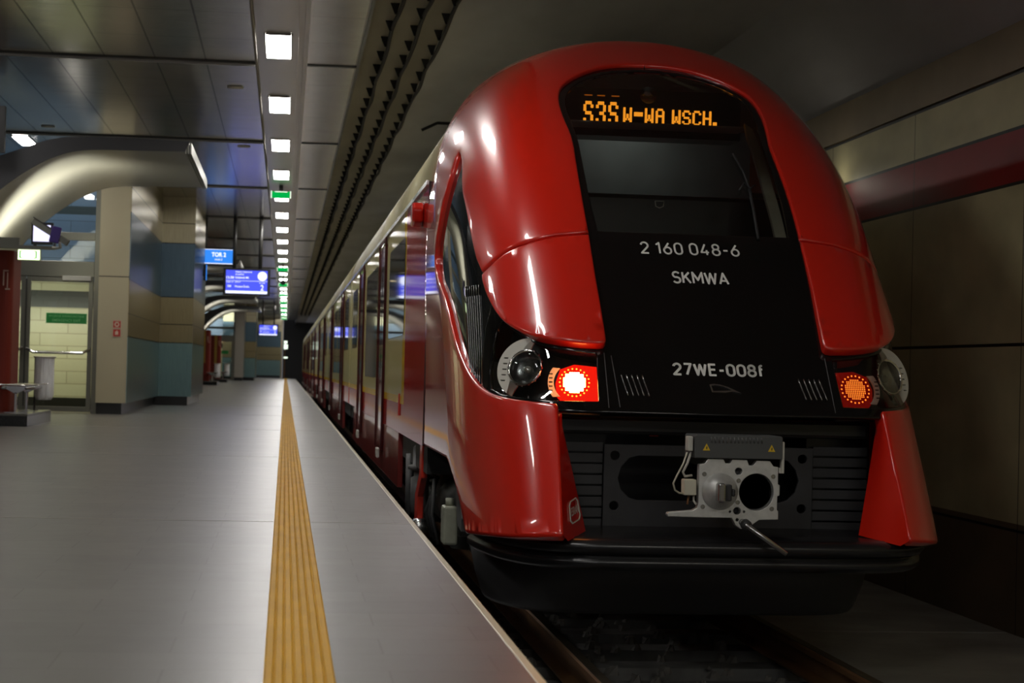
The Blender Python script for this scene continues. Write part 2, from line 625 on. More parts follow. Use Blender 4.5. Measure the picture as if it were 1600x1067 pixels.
def place_strokes(name, txt, fn, x0, x1, y0, y1, stroke, gap, material, parent):
    """Even-stroke lettering laid into the box and mapped with fn."""
    h = y1 - y0
    hw = stroke / 2
    items, x = [], 0.0
    word = 0
    for ch in txt:
        if ch == ' ':
            x += 0.34
            word += 1
            continue
        w, paths = GLYPH[ch]
        items.append((x, paths, word))
        x += w + gap
    total = x - gap
    sx = (x1 - x0) / (total + stroke)
    sy = h / (1 + stroke)
    mbs = [MB() for _ in range(word + 1)]

    def pt(a, b_):
        return fn(x0 + (a + hw) * sx, y0 + (b_ + hw) * sy)
    for ox, paths, wd in items:
        mb = mbs[wd]
        for path in paths:
            q = [(ox + a, b_) for a, b_ in path]
            for i in range(len(q) - 1):
                dx, dy = q[i + 1][0] - q[i][0], q[i + 1][1] - q[i][1]
                L = math.hypot(dx, dy) or 1
                nx, ny = -dy / L * hw, dx / L * hw
                m = max(1, int(L / 0.25))
                for j in range(m):
                    a0, b0 = q[i][0] + dx * j / m, q[i][1] + dy * j / m
                    a1, b1 = q[i][0] + dx * (j + 1) / m, q[i][1] + dy * (j + 1) / m
                    mb.add([pt(a0 + nx, b0 + ny), pt(a0 - nx, b0 - ny), pt(a1 - nx, b1 - ny), pt(a1 + nx, b1 + ny)], [(0, 1, 2, 3)])
            for i in range(1, len(q) - 1):
                mb.add([pt(q[i][0] + hw * math.cos(t * PI / 4), q[i][1] + hw * math.sin(t * PI / 4)) for t in range(8)], [tuple(range(8))])
    return [m_.build(name, material, parent) for m_ in mbs]


# ================================================================== THE STATION
CEIL = 4.2
EDGE_X = 0.73
# ---- platform
mb = MB().box(-9, EDGE_X - 0.03, -12, 131.5, -0.25, 0)
floor = struct(mb.build('floor', FLOORM))
struct(MB().box(EDGE_X - 0.0295, EDGE_X, -12, 131.5, -0.10, 0.001).build('trim_1', EDGEM, bevel=0.004))
struct(MB().box(-9, EDGE_X - 0.28, -12, 131.5, -1.2, -0.2505).build('wall_platform', CONCRETE))

# yellow tactile strip with ribs
prof = []
x = -0.036
nr = 7
wr = 0.193 / nr
for i in range(nr):
    prof += [(x, 0.0025), (x + wr * 0.2, 0.0065), (x + wr * 0.8, 0.0065), (x + wr, 0.0025)]
    x += wr
mb = MB()
ys = [-12, 131.4]
vs, fs = [], []
for yy in ys:
    vs += [(px, yy, pz) for px, pz in prof]
n = len(prof)
fs = [(i, i + 1, n + i + 1, n + i) for i in range(n - 1)]
mb.add(vs, fs)
struct(mb.build('trim_2', YSTRIP))
# cross joints of the paving, a metal profile every bay
mb = MB()
k = 10.3 - 3 * 7.35
while k < 131:
    mb.box(-6, -0.04, k - 0.006, k + 0.006, -0.01, 0.0015)
    mb.box(0.16, EDGE_X - 0.031, k - 0.006, k + 0.006, -0.01, 0.0015)
    k += 7.35
struct(mb.build('trim_3', mat('joint_profile', (0.42, 0.40, 0.36, 1), 0.3, 0.6)))

# ---- ceilings
CEILM = banded('ceiling_panels', 0, [], (0.46, 0.44, 0.405, 1), 0.2, 0.9, lines=[],
               grid=[(0, 0.55, -0.41, 0.010), (1, BAY / 5, BAY_Y, 0.007, (0.06, 0.06, 0.055, 1))], line_col=LINE,
               noise=(3, 0.10, (1, 1, 1)))
nt = CEILM.node_tree
bsdf = nt.nodes['Principled BSDF']
tcn = nt.nodes.new('ShaderNodeTexCoord')
mpn = nt.nodes.new('ShaderNodeMapping')
mpn.inputs['Scale'].default_value = (0.8, 2.4, 1)
nzn = nt.nodes.new('ShaderNodeTexNoise')
nzn.inputs['Scale'].default_value = 1.6
bpn = nt.nodes.new('ShaderNodeBump')
bpn.inputs['Strength'].default_value = 0.2
bpn.inputs['Distance'].default_value = 0.012
nt.links.new(tcn.outputs['Object'], mpn.inputs[0])
nt.links.new(mpn.outputs[0], nzn.inputs['Vector'])
nt.links.new(nzn.outputs['Fac'], bpn.inputs['Height'])
nt.links.new(bpn.outputs[0], bsdf.inputs['Normal'])

struct(MB().box(-9, -0.415, -12, 136, CEIL, CEIL + 0.1).build('ceiling', CEILM))
struct(MB().box(0.15, 0.70, -12, 136, CEIL, CEIL + 0.1).build('ceiling.001', CEILM))
struct(MB().box(-0.415, 0.15, -12, 136, CEIL + 0.03, CEIL + 0.12).build('ceiling.002', STRIPM))
# cross bars of the metal ceiling
mb = MB()
k = BAY_Y - 4 * BAY
while k < 134:
    for xa, xb in ((-9, -0.42), (0.155, 0.70)):
        mb.box(xa, xb, k - 0.05, k + 0.02, CEIL - 0.012, CEIL + 0.01)
    k += BAY
struct(mb.build('trim_4', FRAMEDK))
mb = MB()
k = BAY_Y - 4 * BAY
while k < 134:
    mb.box(-9, -0.42, k + 0.02, k + 0.06, CEIL - 0.035, CEIL + 0.01)
    k += BAY
struct(mb.build('trim_5', STRIPEDGE))
# edge profiles of the light strip
mb = MB()
mb.tube([(-0.405, -12, CEIL - 0.005), (-0.405, 135, CEIL - 0.005)], 0.016, 10)
struct(mb.build('trim_6', STRIPEDGE, smooth=True))
mb = MB()
mb.box(0.045, 0.062, -12, 135, CEIL - 0.03, CEIL + 0.04)
mb.box(0.105, 0.15, -12, 135, CEIL - 0.02, CEIL + 0.04)
struct(mb.build('trim_7', STRIPM))
# concrete ceiling above the track
mb = MB().box(0.70, 1.52, -12, 150, 4.33, 4.45)
struct(mb.build('ceiling.003', CONCLIGHT))
struct(MB().box(0.70, 0.73, -12, 150, 4.19, 4.34).build('trim_8', FRAMEDK))
mb = MB().box(1.52, 4.52, -12, 150, 4.33, 4.45)
mb.add([(4.5, -12, 4.34), (4.5, 150, 4.34), (5.3, 150, 3.44), (5.3, -12, 3.44), (4.5, -12, 4.5), (4.5, 150, 4.5), (5.4, 150, 4.5), (5.4, -12, 4.5)],
       [(0, 1, 2, 3), (4, 7, 6, 5), (0, 4, 5, 1), (3, 2, 6, 7), (0, 3, 7, 4), (1, 5, 6, 2)])
struct(mb.build('ceiling.004', mat('grey_tunnel_ceiling', (0.55, 0.55, 0.57, 1), 0.85, noise=(1.5, 0.12, (1, 0.3, 1)))))
# cables with clips under the concrete ceiling
for i, xx in enumerate((0.985, 1.245, 1.505)):
    mb = MB()
    pth = []
    yy = -4.0
    while yy < 128:
        pth.append((xx + 0.012 * math.sin(yy * 1.9 + i), yy, 4.245 + 0.012 * math.sin(yy * 3.1 + 2 * i)))
        yy += 0.5
    mb.tube(pth, 0.020, 6)
    c = mb.build('ceiling_cable', RUBBER, smooth=True)
    tag(c, ['black cable clipped under the ceiling, nearest the white light strip', 'black clipped ceiling cable, middle one of the three',
            'black clipped ceiling cable, nearest the red train'][i], 'cable', 'cables clipped under the track ceiling')
    mb = MB()
    yy = 6.0 + 0.2 * i
    while yy < 126:
        mb.prism([(-0.075, 0.0), (0.055, 0.0), (0.016, -0.11), (-0.012, -0.11)], lambda a, b, kk, yy=yy, xx=xx: (xx - 0.03 + a * 0.7, yy + 0.03 * kk, 4.335 + b))
        yy += 0.92
    cl = mb.build('clip', RUBBER, c)
    cl['kind'] = 'stuff'

# ---- right hand tunnel wall
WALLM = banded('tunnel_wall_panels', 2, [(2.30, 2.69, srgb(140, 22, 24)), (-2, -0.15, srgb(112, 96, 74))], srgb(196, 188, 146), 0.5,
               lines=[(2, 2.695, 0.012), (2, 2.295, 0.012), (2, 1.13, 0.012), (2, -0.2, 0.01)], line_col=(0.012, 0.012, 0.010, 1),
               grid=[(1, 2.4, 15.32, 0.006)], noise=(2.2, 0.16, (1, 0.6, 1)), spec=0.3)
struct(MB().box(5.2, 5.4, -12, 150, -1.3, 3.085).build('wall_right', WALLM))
struct(MB().box(5.23, 5.4, -12, 150, 3.085, 3.125).build('trim_9', BLACK_SAT))
struct(MB().box(5.2, 5.4, -12, 150, 3.125, 3.47).build('wall_right.001', mat('upper_wall_panel', srgb(150, 134, 106), 0.5, noise=(2, 0.1, (1, 1, 1)))))

# ---- track bed
struct(MB().box(0.45, 5.2, -12, 150, -1.4, -1.08).build('floor.001', CONCRETE))
mb = MB()
y0 = 13.0 - 4 * 3.0
while y0 < 60:
    mb.box(3.5, 5.19, y0 - 3.0 + 0.012, y0 - 0.012, -1.079, -0.93)
    y0 += 3.0
struct(mb.build('floor.002', SLAB, bevel=0.01))
mb = MB()
for yy in np.arange(4.0, 40, 0.75):
    mb.box(1.25, 3.49, yy, yy + 0.28, -1.079, -0.965)
struct(mb.build('trim_10', mat('sleeper_concrete', (0.13, 0.13, 0.125, 1), 0.8, noise=(6, 0.3, (1, 1, 1)))))
RP = [(-0.075, 0), (0.075, 0), (0.075, 0.014), (0.014, 0.04), (0.010, 0.12), (0.036, 0.135), (0.036, 0.162), (0.028, 0.172), (-0.028, 0.172), (-0.036, 0.162), (-0.036, 0.135), (-0.010, 0.12), (-0.014, 0.04), (-0.075, 0.014)]
for xx, lab in ((1.705, 'rusty steel rail beside the platform edge'), (3.175, 'rusty steel rail beside the concrete slab under the right wall')):
    mb = MB().prism(RP, lambda a, b, kk, xx=xx: (xx + a, -10 if kk == 0 else 145, -0.935 + b))
    r = mb.build('rail', RUST)
    tag(r, lab, 'rail', 'running rails')
    MB().box(xx - 0.027, xx + 0.027, -10, 145, -0.7625, -0.7585).build('rail_head', RAILTOP, r)
mb = MB()
for i in range(260):
    xx = random.choice((random.uniform(1.1, 1.6), random.uniform(1.82, 2.95), random.uniform(1.82, 2.95)))
    yy = random.uniform(8.2, 16)
    r = random.uniform(0.02, 0.055)
    z = -0.965 if xx > 1.25 else -1.07
    vs = []
    for a in range(6):
        t = a * PI / 3
        vs.append((xx + r * math.cos(t) * random.uniform(.7, 1.1), yy + r * math.sin(t) * random.uniform(.7, 1.1), z - 0.11 * (xx > 1.25) * 0))
    for a in range(6):
        t = a * PI / 3 + .3
        vs.append((xx + .7 * r * math.cos(t) * random.uniform(.7, 1.1), yy + .7 * r * math.sin(t) * random.uniform(.7, 1.1), z + r * random.uniform(.6, 1.2)))
    mb.add(vs, [(0, 1, 2, 3, 4, 5), (11, 10, 9, 8, 7, 6)] + [(a, (a + 1) % 6, 6 + (a + 1) % 6, 6 + a) for a in range(6)])
o = mb.build('ballast', STONE)
tag(o, 'loose grey stones scattered between the rails', 'stones')
o['kind'] = 'stuff'

# ---- ceiling lights, one every 4.49 m
L0, LSP, LLEN, LW = 19.34, 4.49, 1.46, 0.258
lt = empty('ceiling_light', (-0.16, L0, CEIL + 0.03))
MB().box(-0.16 - LW / 2, -0.16 + LW / 2, L0, L0 + LLEN, CEIL + 0.012, CEIL + 0.029).build('diffuser', LIGHT_WHITE, lt)
mb = MB()
e = 0.02
mb.box(-0.16 - LW / 2 - e, -0.16 - LW / 2 - .001, L0 - e, L0 + LLEN + e, CEIL + 0.008, CEIL + 0.03)
mb.box(-0.16 + LW / 2 + .001, -0.16 + LW / 2 + e, L0 - e, L0 + LLEN + e, CEIL + 0.008, CEIL + 0.03)
mb.box(-0.16 - LW / 2, -0.16 + LW / 2, L0 - e, L0 - .001, CEIL + 0.008, CEIL + 0.03)
mb.box(-0.16 - LW / 2, -0.16 + LW / 2, L0 + LLEN + .001, L0 + LLEN + e, CEIL + 0.008, CEIL + 0.03)
mb.build('frame', STRIPEDGE, lt)
ORD = ['nearest and largest of the white light panels in the ceiling strip', 'second white light panel in the ceiling strip from the camera',
       'third white light panel in the ceiling strip from the camera', 'fourth white light panel, just in front of the first green exit sign',
       'white light panel half hidden behind the first green exit sign', 'first white light panel beyond the first green exit sign',
       'second white light panel beyond the first green exit sign', 'third white light panel beyond the first green exit sign',
       'fourth white light panel beyond the first green exit sign']
tag(lt, ORD[0], 'ceiling light', 'white light panels along the ceiling strip')
for i in range(-6, 26):
    if i == 0:
        continue
    if i > 0:
        lab = ORD[i] if i < len(ORD) else 'tiny far white light panel in the ceiling strip beyond the second green exit sign'
    else:
        lab = 'white light panel in the ceiling strip overhead, above the top edge of the photo'
    copy_tree(lt, (-0.16, L0 + LSP * i, CEIL + 0.03), lab, 'white light panels along the ceiling strip')

# ---- green exit signs under the strip
ES = 35.6
es = empty('exit_sign', (-0.165, ES, CEIL))
MB().box(-0.35, 0.02, ES, ES + 0.05, CEIL - 0.215, CEIL - 0.075).build('housing', PALEGREY, es)
MB().box(-0.335, 0.005, ES - 0.004, ES - 0.0005, CEIL - 0.205, CEIL - 0.085).build('green_panel', GREEN, es)
mb = MB()
mb.box(-0.35, -0.337, ES - 0.004, ES - 0.0005, CEIL - 0.215, CEIL - 0.075)
mb.box(0.007, 0.02, ES - 0.004, ES - 0.0005, CEIL - 0.215, CEIL - 0.075)
mb.box(-0.28, -0.05, ES - 0.006, ES - 0.0045, CEIL - 0.098, CEIL - 0.086)
mb.build('lit_border', GREENWHITE, es)
MB().box(-0.20, -0.13, ES + 0.01, ES + 0.04, CEIL - 0.0745, CEIL + 0.03).build('hanger', FRAMEDK, es)
tag(es, 'nearest and largest green lit exit sign under the light strip', 'exit sign', 'green exit signs under the light strip')
FAR = {63.0: 'second green exit sign under the light strip, right of the departures board', 75.0: 'third green exit sign under the light strip, just beyond a round speaker'}
for yy in (63.0, 75.0, 86.0, 96.0, 105.0, 113.0, 121.0, 128.0):
    copy_tree(es, (-0.165, yy, CEIL), FAR.get(yy, 'tiny far green exit sign near the end of the light strip'), 'green exit signs under the light strip')
sp = empty('speaker', (-0.165, 71.5, CEIL), 'dark round speaker hanging in the light strip between far exit signs', 'speaker')
MB().lathe([(0, 0.05), (0.02, 0.09), (0.10, 0.10), (0.12, 0.06)], (-0.165, 71.5, CEIL - 0.2), (0, 1, 0), 20).build('speaker_body', DARK, sp, smooth=True)
MB().box(-0.185, -0.145, 71.54, 71.58, CEIL - 0.12, CEIL + 0.03).build('bracket', FRAMEDK, sp)

# ---- downlights of the metal ceiling
dl = empty('downlight', (-0.69, 23.0, CEIL))
MB().lathe([(0, 0.10), (0.008, 0.10), (0.012, 0.085)], (-0.69, 23.0, CEIL - 0.012), (0, 0, 1), 24).build('trim_ring', WHITE, dl, smooth=True)
tag(dl, 'round unlit downlight in the metal ceiling nearest the camera', 'downlight', 'round downlights in the metal ceiling')
for (xx, yy, lab) in ((-0.72, 29.2, 'round downlight in the metal ceiling in the blue reflection'), (-3.47, 27.65, 'round downlight in the ceiling at the left above the arch')):
    copy_tree(dl, (xx, yy, CEIL), lab)
warm = MB().lathe([(0, 0.09), (0.01, 0.09)], (-2.2, 56, CEIL - 0.011), (0, 0, 1), 16).build('spot_light', WARM_SPOT)
tag(warm, 'small warm ceiling spot above the first far arch', 'spot light', 'warm spots above the far arches')
for xx, yy, lab in ((-2.2, 60, 'small warm ceiling spot, second above the far arches'), (-1.9, 72, 'small warm ceiling spot, third above the far arches')):
    c = warm.copy()
    COL.objects.link(c)
    c.location = (xx + 2.2, yy - 56, 0)
    c['label'] = lab

# ---- lit ceiling luminaire at the left edge and dark hanging box
lm = empty('square_luminaire', (-4.05, 29.55, CEIL), 'bright white square ceiling luminaire above the arch at the left edge', 'ceiling light')
MB().box(-4.16, -3.94, 29.0, 30.1, CEIL - 0.02, CEIL - 0.012).build('diffuser', LIGHT_WHITE, lm)
MB().box(-4.18, -3.92, 28.98, 30.12, CEIL - 0.0115, CEIL).build('housing', FRAME, lm)
for i in range(6):  # unseen luminaires added to brighten the left of the platform
    copy_tree(lm, (-4.05, 23.55 - 6.0 * i, CEIL), 'unseen white square luminaire added over the left of the platform as fill light', 'fill luminaires added over the left of the platform')
hb = empty('hanging_box', (-3.9, 24.0, CEIL), 'black hanging sign box cut by the left edge of the photo above the arch', 'sign')
MB().box(-4.6, -3.53, 23.95, 24.05, 3.40, 3.98).build('sign_box', BLACK_SAT, hb)
MB().box(-3.9, -3.86, 23.98, 24.02, 3.981, CEIL).build('hanger', FRAMEDK, hb)

# ---- left block: two stepped piers with coloured cladding
PALE = srgb(168, 160, 134)
TEAL = srgb(124, 154, 156)
DTEAL = srgb(84, 104, 118)
SAND = srgb(148, 136, 104)
ZL = [(2, 3.27, 0.008), (2, 2.18, 0.008), (2, 1.63, 0.008), (2, 1.26, 0.008), (2, 3.67, 0.008)]
CLAD = banded('cladding', 2, [(-1, 1.26, TEAL), (1.26, 2.18, SAND), (2.18, 3.27, DTEAL), (3.27, 5, PALE)], PALE, 0.28, 0.62, lines=ZL, line_col=(0.01, 0.01, 0.01, 1),
              noise=(60, 0.10, (1, 1, 0.05)))
_b = CLAD.node_tree.nodes['Principled BSDF']
_b.inputs['Anisotropic'].default_value = 0.85
_tn = CLAD.node_tree.nodes.new('ShaderNodeTangent')
_tn.direction_type = 'RADIAL'
_tn.axis = 'Z'
CLAD.node_tree.links.new(_tn.outputs[0], _b.inputs['Tangent'])
CLADF = banded('front_cladding', 2, [], srgb(172, 163, 138), 0.4, 0.15, lines=[(2, 2.22, 0.008)], line_col=(0.012, 0.012, 0.01, 1))


def pier_block(y0, dep, x0, x1, x2, front, clad, names, xs=-6.0, dep2=5.4):
    a = struct(MB().box(x0, x1 - 0.012, y0, y0 + dep, 0.18, CEIL - 0.001).build(names, front))
    b = struct(MB().box(x1 - 0.0115, x1, y0, y0 + dep - 0.001, 0.18, CEIL - 0.001).build(names + '.001', clad))
    c = struct(MB().box(xs, x2, y0 + dep + 0.001, y0 + dep + dep2, 0.18, CEIL - 0.001).build(names + '.002', clad))
    mb = MB().box(x0 + 0.01, x1 - 0.08, y0 + 0.05, y0 + dep, 0.0, 0.179)
    mb.box(xs, x2 - 0.08, y0 + dep + 0.06, y0 + dep + dep2 - 0.05, 0.0, 0.179)
    d = struct(mb.build('baseboard_left', BLACK_SAT))
    return a


pier_block(31.0, 7.6, -3.02, -2.53, -1.87, CLADF, CLAD, 'wall_left')
pier_block(104.0, 2.6, -2.75, -2.24, -1.66, mat('pale_far_cladding', srgb(176, 170, 158), 0.4), CLAD, 'wall_left.003', xs=-3.5, dep2=4.0)
struct(MB().box(-4.0, -0.34, 134.0, 134.4, 0.18, CEIL).build('wall_end', CLAD))
struct(MB().box(-0.34, -0.22, 133.95, 134.5, 0.0, CEIL).build('trim_11', mat('end_post', srgb(150, 140, 112), 0.5)))
struct(MB().box(-4.0, -0.35, 134.05, 134.3, 0.0, 0.179).build('baseboard_end', BLACK_SAT))
struct(MB().box(-6.2, -6.0, 44.0, 136, 0, CEIL).build('wall_left.006', mat('far_left_cladding', srgb(120, 115, 100), 0.5)))
struct(MB().box(-9.2, -9.0, -12, 34, 0, CEIL).build('wall_left.007', mat('near_left_cladding', srgb(120, 115, 100), 0.5)))
struct(MB().box(-0.2, 6, 150, 150.3, -1.4, 4.6).build('wall_tunnel_end', BLACK_SAT))

# fire signs on the pier
fs1 = empty('fire_sign', (-2.71, 30.99, 1.45), 'upper small red fire alarm sign with ring on the grey pier', 'sign', 'red fire signs on the pier')
MB().box(-2.775, -2.645, 30.985, 30.999, 1.385, 1.515).build('plate', PALESIGN, fs1)
MB().box(-2.768, -2.652, 30.982, 30.9845, 1.392, 1.508).build('red_field', FIRERED, fs1)
ring = MB()
ring.prism([(0.040 * math.cos(a * PI / 12), 0.040 * math.sin(a * PI / 12)) for a in range(24)], lambda a, b, k: (-2.71 + a, 30.979 + .002 * k, 1.45 + b),
           holes=[[(0.020 * math.cos(a * PI / 12), 0.020 * math.sin(a * PI / 12)) for a in range(24)]])
ring.box(-2.755, -2.665, 30.9795, 30.9815, 1.497, 1.503)
ring.box(-2.755, -2.665, 30.9795, 30.9815, 1.397, 1.403)
ring.build('ring_mark', PALESIGN, fs1)
fs2 = empty('fire_sign', (-2.71, 30.99, 1.31), 'lower small dark red fire equipment sign on the grey pier', 'sign', 'red fire signs on the pier')
MB().box(-2.775, -2.645, 30.985, 30.999, 1.25, 1.375).build('plate', PALESIGN, fs2)
MB().box(-2.768, -2.652, 30.982, 30.9845, 1.257, 1.368).build('red_field', FIRERED, fs2)
mb = MB().box(-2.735, -2.685, 30.979, 30.9815, 1.28, 1.335)
mb.box(-2.715, -2.70, 30.979, 30.9815, 1.335, 1.352)
mb.build('flame_mark', PALESIGN, fs2)

# ---- glazed wall with emergency doors
GY = 31.3


def glazed_wall(gy, x0, x1, doors, near=True):
    mb = MB()
    mb.box(x1 - 0.09, x1, gy - 0.05, gy + 0.05, 0, CEIL)
    for zz, h in ((2.20, 0.26), (2.80, 0.13), (3.72, 0.12)):
        mb.box(x0, x1 - 0.0905, gy - 0.04, gy + 0.04, zz, zz + h)
    w = struct(mb.build('window_1' if near else 'window_2', FRAME, bevel=0.006))
    mb = MB()
    for za, zb in ((2.461, 2.799), (2.931, 3.719), (3.841, CEIL)):
        mb.box(x0, x1 - 0.091, gy - 0.008, gy + 0.008, za, zb)
    pz = mb.build('pane', CLEAR, w)
    out = []
    for i, (a, b) in enumerate(doors):
        mb = MB()
        mb.box(a, a + 0.07, gy - 0.03, gy + 0.03, 0.02, 2.199)
        mb.box(b - 0.07, b, gy - 0.03, gy + 0.03, 0.02, 2.199)
        mb.box(a + 0.0705, b - 0.0705, gy - 0.03, gy + 0.03, 2.12, 2.199)
        mb.box(a + 0.0705, b - 0.0705, gy - 0.03, gy + 0.03, 0.02, 0.10)
        d = struct(mb.build('door_%d' % (i + 1 + (0 if near else 3)), FRAME, bevel=0.004))
        MB().box(a + 0.071, b - 0.071, gy - 0.006, gy + 0.006, 0.101, 2.119).build('glass', CLEAR, d)
        mb = MB().tube([(a + 0.03, gy - 0.03, 1.05), (a + 0.03, gy - 0.10, 1.03), (a + 0.14, gy - 0.11, 0.97), (b - 0.14, gy - 0.11, 0.97), (b - 0.03, gy - 0.10, 1.03), (b - 0.03, gy - 0.03, 1.05)], 0.022, 10)
        mb.build('push_bar', CHROME, d, smooth=True)
        out.append(d)
    return out


drs = glazed_wall(GY, -9.0, -3.03, [(-4.19, -3.13), (-5.26, -4.20), (-6.33, -5.27)])
MB().box(-3.62, -3.16, GY - 0.10, GY - 0.041, 2.14, 2.22).build('door_closer', PALEGREY, drs[0], bevel=0.01)
MB().box(-4.185, -4.16, GY - 0.16, GY - 0.14, 0.1, 2.15).build('pull_rail', FRAMEDK, drs[0])
sg = empty('emergency_exit_sign', (-3.545, GY - 0.02, 1.53), 'green sign reading EMERGENCY EXIT on the glass door', 'sign')
MB().box(-3.87, -3.22, GY - 0.013, GY - 0.007, 1.445, 1.615).build('plate', GREENTXT, sg)
MB().box(-3.86, -3.23, GY - 0.0145, GY - 0.0131, 1.455, 1.605).build('green_field', GREENSIGN, sg)
place_text('lettering', 'WYJŚCIE EWAKUACYJNE', lambda x, y: (x, GY - 0.016, y), -3.83, -3.26, 1.54, 1.59, GREENTXT, sg, 0.01)
place_text('lettering', 'EMERGENCY EXIT', lambda x, y: (x, GY - 0.016, y), -3.77, -3.32, 1.475, 1.517, GREENTXT, sg, 0.01)
# tiled wall behind
TILE = bpy.data.materials.new('stair_hall_tiles')
TILE.use_nodes = True
nt = TILE.node_tree
b = nt.nodes['Principled BSDF']
b.inputs['Roughness'].default_value = 0.35
tc = nt.nodes.new('ShaderNodeTexCoord')
mp = nt.nodes.new('ShaderNodeMapping')
mp.inputs['Rotation'].default_value = (PI / 2, 0, 0)
br = nt.nodes.new('ShaderNodeTexBrick')
br.inputs['Scale'].default_value = 1.0
br.inputs['Brick Width'].default_value = 0.95
br.inputs['Row Height'].default_value = 0.22
br.inputs['Mortar Size'].default_value = 0.006
br.inputs['Color1'].default_value = srgb(205, 198, 158)
br.inputs['Color2'].default_value = srgb(198, 190, 150)
br.inputs['Mortar'].default_value = srgb(150, 142, 104)
nt.links.new(tc.outputs['Object'], mp.inputs[0])
nt.links.new(mp.outputs[0], br.inputs['Vector'])
sp_ = nt.nodes.new('ShaderNodeSeparateXYZ')
nt.links.new(tc.outputs['Object'], sp_.inputs[0])
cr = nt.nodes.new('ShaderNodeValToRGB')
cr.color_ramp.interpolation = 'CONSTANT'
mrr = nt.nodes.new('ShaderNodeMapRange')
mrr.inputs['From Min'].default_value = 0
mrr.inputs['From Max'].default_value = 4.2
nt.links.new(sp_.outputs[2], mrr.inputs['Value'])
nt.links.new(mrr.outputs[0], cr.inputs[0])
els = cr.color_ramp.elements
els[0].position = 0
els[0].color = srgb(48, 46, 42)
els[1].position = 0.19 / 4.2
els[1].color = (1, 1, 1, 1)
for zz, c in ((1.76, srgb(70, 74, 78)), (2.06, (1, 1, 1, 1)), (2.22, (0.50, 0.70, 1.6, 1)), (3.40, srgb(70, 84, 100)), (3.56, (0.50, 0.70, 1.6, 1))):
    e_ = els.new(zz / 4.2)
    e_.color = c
mx = nt.nodes.new('ShaderNodeMix')
mx.data_type = 'RGBA'
mx.blend_type = 'MULTIPLY'
mx.inputs['Factor'].default_value = 1
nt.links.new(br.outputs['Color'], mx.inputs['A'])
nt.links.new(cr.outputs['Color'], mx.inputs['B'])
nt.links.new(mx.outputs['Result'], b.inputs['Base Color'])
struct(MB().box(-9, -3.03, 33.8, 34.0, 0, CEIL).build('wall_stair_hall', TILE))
glazed_wall(104.3, -4.6, -2.76, [(-3.9, -2.86)], near=False)
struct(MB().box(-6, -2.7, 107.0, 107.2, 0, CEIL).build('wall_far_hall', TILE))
o = MB().box(-3.75, -3.1, 104.24, 104.28, 1.44, 1.62).build('emergency_exit_sign', GREENSIGN)
tag(o, 'small far green sign on the distant glass door', 'sign')

# ---- curved metal arches
AF = 24.2
OUT_LOW = [(-4.35, 1.95), (-4.15, 2.30), (-3.91, 2.64), (-3.75, 2.82), (-3.60, 2.96), (-3.43, 3.10), (-3.26, 3.22), (-3.08, 3.335), (-2.87, 3.43), (-2.68, 3.485), (-2.45, 3.505), (-2.2, 3.51), (-1.8, 3.515), (-1.33, 3.525)]
OUT_UP = [(-1.27, 3.655), (-1.97, 3.67), (-2.55, 3.665), (-2.82, 3.65), (-3.05, 3.60), (-3.31, 3.50), (-3.61, 3.385), (-4.0, 3.16), (-4.5, 2.80), (-4.85, 2.4)]


def make_arch():
    t = empty('canopy_arch', (-3.0, AF, 2.0))
    # soffit shell
    def path3(lst, m):
        out = []
        for i in range(len(lst) - 1):
            for j in range(m):
                f = j / m
                out.append((lst[i][0] * (1 - f) + lst[i + 1][0] * f, lst[i][1] * (1 - f) + lst[i + 1][1] * f))
        out.append(lst[-1])
        return out
    low = path3(OUT_LOW, 3)
    for _ in range(4):
        low = [low[0]] + [((low[i - 1][0] + 2 * low[i][0] + low[i + 1][0]) / 4, (low[i - 1][1] + 2 * low[i][1] + low[i + 1][1]) / 4) for i in range(1, len(low) - 1)] + [low[-1]]
    mb = MB()
    n = len(low)
    vs = []
    ysn = [AF, AF + 0.03, AF + 2.4, AF + 4.77, AF + 4.8]
    for yy in ysn:
        vs += [(x_, yy, z_ + 0.0) for x_, z_ in low]
    vs += [(x_, yy, z_ + 0.03) for yy in (AF, AF + 4.8) for x_, z_ in low]
    fs = []
    for j in range(len(ysn) - 1):
        for i in range(n - 1):
            fs.append((j * n + i, j * n + i + 1, (j + 1) * n + i + 1, (j + 1) * n + i))
    m0 = len(ysn) * n
    for i in range(n - 1):
        fs.append((m0 + i, m0 + n + i, m0 + n + i + 1, m0 + i + 1))
    mb.add(vs, fs)
    mb.build('soffit', ARCHM, t, smooth=True)
    # front and back faces
    for yy in (AF - 0.001, AF + 4.72):
        mb = MB()
        mb.prism(low + OUT_UP, lambda a, b_, k, yy=yy: (a, yy - 0.03 + 0.03 * k if yy < AF else yy + 0.08 + 0.03 * k, b_))
        mb.build('fascia', ARCHFACE, t)
    MB().box(-4.80, -4.45, AF + 2.0, AF + 2.8, 0.001, 2.45).build('support_leg', ARCHFACE, t)
    # end strips
    mb = MB()
    for k in range(3):
        mb.box(-1.33 + k * 0.03, -1.312 + k * 0.03, AF + 0.0, AF + 4.8, 3.50, 3.64)
    mb.build('end_trim', ARCHM, t)
    return t


